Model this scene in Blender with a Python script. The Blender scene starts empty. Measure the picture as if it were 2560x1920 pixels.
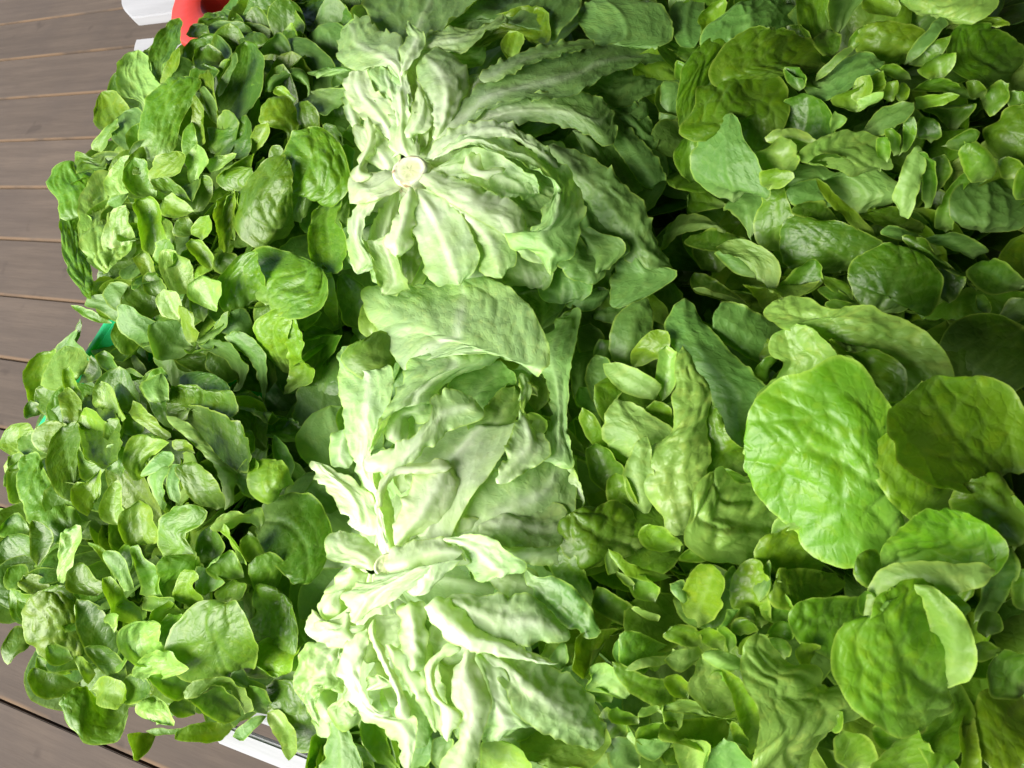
import bpy, math, random
import numpy as np

# ------------------------------------------------------------------ camera, sky, sun, exposure
S = bpy.context.scene
C = S.collection
FPX = 1991.0
R3 = np.array([[0.26295769, 0.90587558, -0.33202813],
               [-0.89985079, 0.10613535, -0.42308846],
               [-0.34802558, 0.41003014, 0.84306197]])
CAMZ = 0.95
cam = bpy.data.cameras.new("camera")
cam.sensor_width = 36.0
cam.lens = 36.0 * FPX / 2560.0
cam.clip_start = 0.01
cam.clip_end = 200
cam.dof.use_dof = True
cam.dof.focus_distance = 0.80
cam.dof.aperture_fstop = 18.0
co = bpy.data.objects.new("camera", cam)
C.objects.link(co)
from mathutils import Matrix, Vector
co.matrix_world = Matrix.Translation((0, 0, CAMZ)) @ Matrix(R3.tolist()).to_4x4()
S.camera = co

SUN_AZ, SUN_EL = math.radians(-50), math.radians(44)   # azimuth from +Y towards +X
w = bpy.data.worlds.new("World")
S.world = w
w.use_nodes = True
nt = w.node_tree
sky = nt.nodes.new("ShaderNodeTexSky")
sky.sky_type = 'NISHITA'
sky.sun_disc = False
sky.sun_elevation = SUN_EL
sky.sun_rotation = SUN_AZ
sky.air_density = 1.0
sky.dust_density = 3.0
nt.nodes["Background"].inputs["Strength"].default_value = 0.075
nt.links.new(sky.outputs[0], nt.nodes["Background"].inputs[0])
sl = bpy.data.lights.new("sun", 'SUN')
sl.energy = 3.2
sl.angle = math.radians(50)
sl.color = (1.0, 0.97, 0.915)
so = bpy.data.objects.new("sun", sl)
C.objects.link(so)
sd = Vector((math.sin(SUN_AZ) * math.cos(SUN_EL), math.cos(SUN_AZ) * math.cos(SUN_EL), math.sin(SUN_EL)))
so.rotation_euler = sd.to_track_quat('Z', 'Y').to_euler()
S.view_settings.view_transform = 'Standard'
S.view_settings.look = 'None'
S.view_settings.gamma = 1.0
S.view_settings.exposure = 1.36

# ------------------------------------------------------------------ helpers
rng = np.random.default_rng(11)


def at(px, py, z):
    """world point seen at photo pixel (px,py) on the level z"""
    px = np.asarray(px, float); py = np.asarray(py, float); z = np.asarray(z, float)
    r = np.stack([(px - 1280) / FPX, (960 - py) / FPX, -np.ones_like(px)], -1)
    d = r @ R3.T
    k = (z - CAMZ) / d[..., 2]
    return d * k[..., None] + np.array([0, 0, CAMZ])


def link(name, me, mat, parent=None):
    o = bpy.data.objects.new(name, me)
    C.objects.link(o)
    if mat is not None:
        me.materials.append(mat)
    if parent is not None:
        o.parent = parent
    return o


def empty(name, loc, label, cat, group=None):
    o = bpy.data.objects.new(name, None)
    o.empty_display_size = 0.05
    C.objects.link(o)
    o.location = loc
    o["label"] = label
    o["category"] = cat
    if group:
        o["group"] = group
    return o


def mesh(verts, faces, smooth=False):
    me = bpy.data.meshes.new("m")
    me.from_pydata([tuple(v) for v in verts], [], faces)
    if smooth:
        me.shade_smooth()
    me.update()
    return me


def box_mesh(x0, x1, y0, y1, z0, z1, bev=0.002):
    import bmesh
    bm = bmesh.new()
    v = [bm.verts.new((x, y, z)) for x in (x0, x1) for y in (y0, y1) for z in (z0, z1)]
    for f in ((0, 1, 3, 2), (4, 6, 7, 5), (0, 4, 5, 1), (2, 3, 7, 6), (0, 2, 6, 4), (1, 5, 7, 3)):
        bm.faces.new([v[i] for i in f])
    bmesh.ops.recalc_face_normals(bm, faces=bm.faces)
    if bev:
        bmesh.ops.bevel(bm, geom=list(bm.edges), offset=bev, segments=2, affect='EDGES')
    me = bpy.data.meshes.new("m")
    bm.to_mesh(me)
    bm.free()
    return me


# ------------------------------------------------------------------ materials
class N:
    """small node-tree writer"""
    def __init__(s, name):
        s.m = bpy.data.materials.new(name)
        s.m.use_nodes = True
        s.t = s.m.node_tree
        s.t.nodes.clear()
        s.out = s.t.nodes.new("ShaderNodeOutputMaterial")

    def n(s, typ, **kw):
        nd = s.t.nodes.new(typ)
        for k, v in kw.items():
            setattr(nd, k, v)
        return nd

    def put(s, sock, v):
        if isinstance(v, bpy.types.NodeSocket):
            s.t.links.new(v, sock)
        elif v is not None:
            if hasattr(sock.default_value, "__len__") and not isinstance(v, (int, float)) and len(v) == 3 and len(sock.default_value) == 4:
                v = (*v, 1)
            sock.default_value = v

    def math(s, op, a, b=None, c=None, clamp=False):
        nd = s.n("ShaderNodeMath", operation=op, use_clamp=clamp)
        for i, v in enumerate((a, b, c)):
            if v is not None:
                s.put(nd.inputs[i], v)
        return nd.outputs[0]

    def mix(s, f, a, b, blend='MIX'):
        nd = s.n("ShaderNodeMix", data_type='RGBA', blend_type=blend)
        s.put(nd.inputs[0], f); s.put(nd.inputs[6], a); s.put(nd.inputs[7], b)
        return nd.outputs[2]

    def ss(s, v, lo, hi, a=0.0, b=1.0):
        nd = s.n("ShaderNodeMapRange", interpolation_type='SMOOTHSTEP')
        s.put(nd.inputs[0], v)
        for i, q in enumerate((lo, hi, a, b)):
            s.put(nd.inputs[i + 1], q)
        return nd.outputs[0]

    def noise(s, vec, scale, detail=3, rough=.55):
        nd = s.n("ShaderNodeTexNoise")
        s.put(nd.inputs["Vector"], vec)
        nd.inputs["Scale"].default_value = scale
        nd.inputs["Detail"].default_value = detail
        nd.inputs["Roughness"].default_value = rough
        return nd


def leaf_material(name, trans, rough, vein_amt, back_pale, white):
    k = N(name)
    info = k.n("ShaderNodeObjectInfo")
    tone = k.n("ShaderNodeAttribute", attribute_name="tone")      # r whiteness, g margin, b rib
    sep = k.n("ShaderNodeSeparateColor"); k.put(sep.inputs[0], tone.outputs["Color"])
    wht, mar, rib = sep.outputs[0], sep.outputs[1], sep.outputs[2]
    uv = k.n("ShaderNodeAttribute", attribute_name="cm").outputs["Vector"]
    # decorrelate leaves
    off = k.n("ShaderNodeVectorMath", operation='SCALE')
    off.inputs[0].default_value = (37.0, 91.0, 13.0)
    k.put(off.inputs["Scale"], info.outputs["Random"])
    add = k.n("ShaderNodeVectorMath", operation='ADD')
    k.put(add.inputs[0], uv); k.put(add.inputs[1], off.outputs[0])
    V = add.outputs[0]
    big = k.noise(V, 0.35, 3)
    fine = k.noise(V, 3.0, 4, .6)
    # distort, then two vein networks
    dis = k.n("ShaderNodeVectorMath", operation='MULTIPLY_ADD')
    k.put(dis.inputs[0], k.noise(V, 1.1, 2).outputs["Color"]); dis.inputs[1].default_value = (.5, .5, 0); k.put(dis.inputs[2], V)

    def net(scale, w0):
        vo = k.n("ShaderNodeTexVoronoi", feature='DISTANCE_TO_EDGE')
        k.put(vo.inputs["Vector"], dis.outputs[0]); vo.inputs["Scale"].default_value = scale
        return k.ss(vo.outputs["Distance"], 0.0, w0, 1.0, 0.0), vo.outputs["Distance"]
    v1, d1 = net(0.62, 0.045)
    v2, d2 = net(1.7, 0.07)
    yp = k.ss(k.noise(V, 1.15, 2).outputs["Fac"], .50, .68)
    col0_mix = k.math('MULTIPLY', yp, .38)
    vein = k.math('MAXIMUM', rib, k.math('MULTIPLY', k.math('MAXIMUM', k.math('MULTIPLY', v1, .35), k.math('MULTIPLY', v2, .28)), vein_amt))
    geo = k.n("ShaderNodeNewGeometry")
    back = geo.outputs["Backfacing"]
    # colour of the blade
    col = k.mix(k.ss(big.outputs["Fac"], .3, .7), k.mix(1.0, info.outputs["Color"], (.82, .87, .78), 'MULTIPLY'), k.mix(1.0, info.outputs["Color"], (1.18, 1.10, 1.12), 'MULTIPLY'))
    col = k.mix(k.math('MULTIPLY', fine.outputs["Fac"], .35), col, k.mix(1.0, col, (.75, .82, .6), 'MULTIPLY'))
    col = k.mix(col0_mix, col, k.mix(1.0, col, (1.75, 1.30, 1.35), 'MULTIPLY'))
    pale = k.mix(.5, info.outputs["Color"], (.36, .54, .14))
    col = k.mix(k.math('MULTIPLY', vein, .5), col, pale)
    bcol = k.mix(back_pale, col, (.24, .42, .12))
    col = k.mix(back, col, bcol)
    wcol = k.mix(k.ss(big.outputs["Fac"], .35, .7), white, (white[0] * .86, white[1] * .95, white[2] * .70))
    col = k.mix(wht, col, wcol)
    col = k.mix(k.math('MULTIPLY', mar, .65), col, (.42, .60, .08))
    # tiny bruises and specks
    sp = k.noise(V, 5.5, 1)
    spm = k.math('MULTIPLY', k.ss(sp.outputs["Fac"], .76, .80), .35)
    col = k.mix(spm, col, (.16, .14, .05))
    hv = k.n("ShaderNodeHueSaturation")
    k.put(hv.inputs["Color"], col)
    k.put(hv.inputs["Hue"], k.math('MULTIPLY_ADD', info.outputs["Random"], .014, .499))
    k.put(hv.inputs["Value"], k.math('MULTIPLY_ADD', info.outputs["Random"], .3, .85))
    col = hv.outputs[0]
    # relief
    h = k.math('MULTIPLY_ADD', k.ss(d1, 0, .30), .22, k.math('MULTIPLY', k.ss(d2, 0, .24), .12))
    h = k.math('MULTIPLY_ADD', k.noise(V, 7.0, 2).outputs["Fac"], .035, h)
    h = k.math('MULTIPLY_ADD', k.noise(V, 0.9, 2).outputs["Fac"], .25, h)
    hb = k.math('MULTIPLY', h, k.math('MULTIPLY_ADD', wht, -.6, 1.0))
    # ribs run along the white petioles
    wv = k.n("ShaderNodeTexWave", wave_type='BANDS', bands_direction='X')
    k.put(wv.inputs["Vector"], V); wv.inputs["Scale"].default_value = .55
    wv.inputs["Distortion"].default_value = 2.0; wv.inputs["Detail"].default_value = 2; wv.inputs["Detail Scale"].default_value = .25
    hb = k.math('MULTIPLY_ADD', k.math('MULTIPLY', wv.outputs["Fac"], wht), .05, hb)
    bp = k.n("ShaderNodeBump")
    bp.inputs["Strength"].default_value = .55
    bp.inputs["Distance"].default_value = .0019
    k.put(bp.inputs["Height"], hb)
    p = k.n("ShaderNodeBsdfPrincipled")
    k.put(p.inputs["Base Color"], col)
    k.put(p.inputs["Roughness"], k.math('MULTIPLY_ADD', back, .10, k.math('MULTIPLY_ADD', fine.outputs["Fac"], .16, rough - .08)))
    p.inputs["Specular IOR Level"].default_value = .52
    k.put(p.inputs["Normal"], bp.outputs[0])
    t = k.n("ShaderNodeBsdfTranslucent")
    k.put(t.inputs["Color"], k.mix(1.0, col, (1.22, 1.30, .50), 'MULTIPLY'))
    k.put(t.inputs["Normal"], bp.outputs[0])
    mx = k.n("ShaderNodeMixShader")
    mx.inputs[0].default_value = trans
    k.t.links.new(p.outputs[0], mx.inputs[1]); k.t.links.new(t.outputs[0], mx.inputs[2])
    k.t.links.new(mx.outputs[0], k.out.inputs[0])
    return k.m


M_BUTTER = leaf_material("butterhead_leaf", .30, .40, .65, .30, (.62, .70, .33))
M_ESC = leaf_material("escarole_leaf", .34, .40, .5, .25, (.74, .84, .62))


def wood_material(name, c1, c2, axis='Y', paint=None):
    k = N(name)
    tc = k.n("ShaderNodeTexCoord")
    info = k.n("ShaderNodeObjectInfo")
    sc = k.n("ShaderNodeVectorMath", operation='MULTIPLY_ADD')
    k.put(sc.inputs[0], tc.outputs["Object"])
    sc.inputs[1].default_value = (26, 1.6, 26)
    o = k.n("ShaderNodeVectorMath", operation='SCALE'); o.inputs[0].default_value = (53, 17, 31)
    k.put(o.inputs["Scale"], info.outputs["Random"]); k.put(sc.inputs[2], o.outputs[0])
    g = k.noise(sc.outputs[0], 2.2, 6, .6)
    g2 = k.noise(sc.outputs[0], 14, 3, .6)
    o2 = k.n("ShaderNodeVectorMath", operation='ADD'); k.put(o2.inputs[0], tc.outputs["Object"]); k.put(o2.inputs[1], o.outputs[0])
    b = k.noise(o2.outputs[0], 5.0, 4, .6)
    st = k.noise(o2.outputs[0], 16.0, 2, .5)
    col = k.mix(k.ss(g.outputs["Fac"], .3, .7), c1, c2)
    col = k.mix(k.math('MULTIPLY', k.ss(b.outputs["Fac"], .42, .7), .55), col, (c1[0] * .72, c1[1] * .74, c1[2] * .8))
    col = k.mix(k.math('MULTIPLY', k.ss(g2.outputs["Fac"], .45, .75), .3), col, (c1[0] * .6, c1[1] * .58, c1[2] * .58))
    if paint is None:
        col = k.mix(k.math('MULTIPLY', k.ss(st.outputs["Fac"], .66, .76), .45), col, (c1[0] * .45, c1[1] * .45, c1[2] * .48))
        hv = k.n("ShaderNodeHueSaturation"); k.put(hv.inputs["Color"], col)
        k.put(hv.inputs["Value"], k.math('MULTIPLY_ADD', info.outputs["Random"], .24, .88))
        col = hv.outputs[0]
        gs = k.n("ShaderNodeSeparateXYZ"); k.put(gs.inputs[0], tc.outputs["Generated"])
        ed = k.math('MULTIPLY', k.ss(gs.outputs[0], .015, .05, .4, 0.0), k.ss(b.outputs["Fac"], .35, .55))
        col = k.mix(ed, col, (.30, .19, .10))
    else:
        crack = k.math('MULTIPLY', k.ss(g2.outputs["Fac"], .60, .68), k.ss(b.outputs["Fac"], .45, .62))
        col = k.mix(k.math('MULTIPLY', crack, .8), k.mix(k.ss(g.outputs["Fac"], .3, .7), paint, tuple(c * .86 for c in paint)), (.24, .23, .23))
    bp = k.n("ShaderNodeBump"); bp.inputs["Strength"].default_value = .35; bp.inputs["Distance"].default_value = .001
    k.put(bp.inputs["Height"], k.math('ADD', g.outputs["Fac"], k.math('MULTIPLY', g2.outputs["Fac"], .5)))
    p = k.n("ShaderNodeBsdfPrincipled")
    k.put(p.inputs["Base Color"], col)
    p.inputs["Roughness"].default_value = .85 if paint is None else .6
    p.inputs["Specular IOR Level"].default_value = .18
    k.put(p.inputs["Normal"], bp.outputs[0])
    k.t.links.new(p.outputs[0], k.out.inputs[0])
    return k.m


M_DECK = wood_material("weathered_deck_wood", (.110, .086, .068), (.085, .067, .054))
M_WHITE = wood_material("white_painted_wood", (.78, .78, .78), (.7, .7, .7), paint=(.40, .41, .43))
M_TAN = wood_material("raw_pine_wood", (.48, .30, .15), (.40, .25, .12))


def plastic(name, c, rough=.42, trans=0.0):
    k = N(name)
    tc = k.n("ShaderNodeTexCoord")
    nz = k.noise(tc.outputs["Object"], 30, 4, .6)
    p = k.n("ShaderNodeBsdfPrincipled")
    k.put(p.inputs["Base Color"], k.mix(k.math('MULTIPLY', nz.outputs["Fac"], .3), c, (c[0] * .75, c[1] * .75, c[2] * .75)))
    k.put(p.inputs["Roughness"], k.math('MULTIPLY_ADD', nz.outputs["Fac"], .2, rough - .1))
    b = k.n("ShaderNodeBump"); b.inputs["Strength"].default_value = .15; b.inputs["Distance"].default_value = .001
    k.put(b.inputs["Height"], k.noise(tc.outputs["Object"], 220, 2).outputs["Fac"]); k.put(p.inputs["Normal"], b.outputs[0])
    k.t.links.new(p.outputs[0], k.out.inputs[0])
    return k.m


M_GREEN = plastic("green_plastic", (.01, .56, .20))
M_RED = plastic("red_plastic", (.58, .045, .03), .38)
M_CUT = None

# ------------------------------------------------------------------ deck of boards
BW = 0.1352                 # board pitch
BX0 = 1.314 * CAMZ          # one joint, from the photograph
deck = bpy.data.objects.new("deck", None)
deck["kind"] = "structure"
deck["label"] = "weathered grey brown wooden deck boards under the lettuce table"
C.objects.link(deck)
sub = link("ground", box_mesh(-6, 6, -6, 8, -.16, -.045, 0), M_DECK)
sub["kind"] = "structure"
sub["label"] = "dark ground under the wooden deck"
for i in range(-16, 22):
    x0 = BX0 - (i + 1) * BW
    me = box_mesh(x0 + .0020, x0 + BW - .0020, -1.6, 4.2, -.028, float(rng.normal(0, .0006)), .0012)
    link("board", me, M_DECK, deck)

# unseen wall and roof, added behind the camera to shade the near side
for nm, lb, bx in (("unseen_shade_wall", "unseen wooden wall added behind the table to shade its near side", (-3.2, 3.2, -1.62, -1.50, .002, 1.55)),
                   ("unseen_shade_roof", "unseen low roof added to shade the near side of the table", (-3.4, 3.4, -1.7, .78, 1.554, 1.64))):
    o_ = link(nm, box_mesh(*bx, 0), M_DECK)
    o_.rotation_euler = (0, 0, math.radians(50))
    o_["kind"] = "structure"
    o_["label"] = lb

# ------------------------------------------------------------------ slatted table
TZ = 0.27                   # top of the slats
table = empty("slatted_table", (.35, .55, 0), "white painted slatted wooden table carrying the lettuce crates", "table")


def slat(x0, x1, ya, yb, cut=None, mat=None, z0=TZ - .02, z1=TZ):
    """slat along Y; its far end may be cut obliquely: y at x0, x1"""
    y0 = ya
    y1a, y1b = cut if cut else (yb, yb)
    n = 8
    top = []
    for i in range(n + 1):
        f = i / n
        top.append((x0 + (x1 - x0) * f, y1a + (y1b - y1a) * f + .012 * math.sin(math.pi * f)))
    pts = [(x0, y0), (x1, y0)] + top[::-1]
    m_ = len(pts)
    v = [(a - .35, b - .55, z0) for a, b in pts] + [(a - .35, b - .55, z1) for a, b in pts]
    f = [tuple(range(m_))[::-1], tuple(range(m_, 2 * m_))] + [(i, (i + 1) % m_, m_ + (i + 1) % m_, m_ + i) for i in range(m_)]
    import bmesh
    me = mesh(v, f)
    bm = bmesh.new(); bm.from_mesh(me)
    bmesh.ops.recalc_face_normals(bm, faces=bm.faces)
    es = [e for e in bm.edges if e.calc_face_angle(0) > .6]
    bmesh.ops.bevel(bm, geom=es, offset=.0025, segments=2, affect='EDGES')
    bm.to_mesh(me); bm.free()
    return link("slat", me, M_WHITE if mat is None else mat, table)


def X(px, py, z):
    return float(at(px, py, z)[0])


def Y(px, py, z):
    return float(at(px, py, z)[1])


# wide slats whose ends show at the upper left
xa = X(329, 44, TZ); xb = X(340, 97, TZ)
g_ = xa - xb
slat(xa, xa + .066, -.1, 0, (Y(329, 44, TZ), Y(305, -20, TZ)))
slat(xb - .066, xb, -.1, 0, (Y(354, 160, TZ), Y(340, 97, TZ)))
for i in range(1, 5):
    slat(xb - .066 - i * .118, xb - i * .118, -.1, .92)
# narrow slats along the near edge, seen at the bottom of the picture
xc0, xc1 = X(620, 1889, TZ), X(720, 1871, TZ)
for i in range(0, 2):
    slat(xc0 + i * .029, xc1 + i * .029 - .0005, -.1, .535 - i * .02)
# beam and legs
link("beam", box_mesh(-.46, .52, -.56, -.52, TZ - .075, TZ - .0215), M_WHITE, table).location = (0, 0, 0)
link("beam", box_mesh(-.46, .52, -.14, -.10, TZ - .075, TZ - .0215), M_WHITE, table)
for lx in (-.43, .49):
    for ly in (-.54, -.12):
        link("leg", box_mesh(lx - .02, lx + .02, ly - .018, ly + .018, .003, TZ - .077), M_WHITE, table)
bm_ = link("brace", box_mesh(-.16, .16, -.014, .014, -.012, .012), M_TAN, table)
bm_.location = (X(422, 42, TZ - .06) - .35, Y(422, 42, TZ - .06) - .55 - .02, TZ - .06)
bm_.rotation_euler = (0, 0, math.radians(38))


# ------------------------------------------------------------------ plastic crates
def tub(name, label, cx, cy, hx, hy, z0, z1, rad, flange, mat, rot=0.0, wall=.004, group=None):
    t = empty(name, (cx, cy, z0), label, "crate", group)
    t.rotation_euler = (0, 0, rot)

    def ring(ax, ay, r, z, n=10):
        out = []
        for (sx, sy, a0) in ((1, 1, 0), (-1, 1, 90), (-1, -1, 180), (1, -1, 270)):
            for i in range(n):
                a = math.radians(a0 + 90 * i / (n - 1))
                out.append((sx * (ax - r) + r * math.cos(a), sy * (ay - r) + r * math.sin(a), z))
        return out
    H = z1 - z0

    def loft(rings, cap_first):
        v = sum(rings, []); n = len(rings[0]); f = []
        for k_ in range(len(rings) - 1):
            for i in range(n):
                j = (i + 1) % n
                f.append((k_ * n + i, k_ * n + j, (k_ + 1) * n + j, (k_ + 1) * n + i))
        if cap_first:
            f.append(tuple(range(n))[::-1])
        return mesh(v, f, True)
    e = .9
    body = loft([ring(hx * e, hy * e, rad * .8, .001), ring(hx, hy, rad, H - .001),
                 ring(hx - wall, hy - wall, rad * .95, H - .001), ring(hx * e - wall, hy * e - wall, rad * .75, .006)], True)
    n = 40
    b = link("wall", body, mat, t)
    fl = link("base", mesh(ring(hx * e - wall, hy * e - wall, rad * .75, .0065), [tuple(range(n))]), mat, t)
    rim = loft([ring(hx + .001, hy + .001, rad, H - .012), ring(hx + flange, hy + flange, rad + flange, H - .012),
                ring(hx + flange, hy + flange, rad + flange, H - .002), ring(hx + flange - .003, hy + flange - .003, rad + flange, H + .002),
                ring(hx + .001, hy + .001, rad, H + .002), ring(hx - .003, hy - .003, rad, H - .002)], False)
    link("rim", rim, mat, t)
    return t


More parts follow.
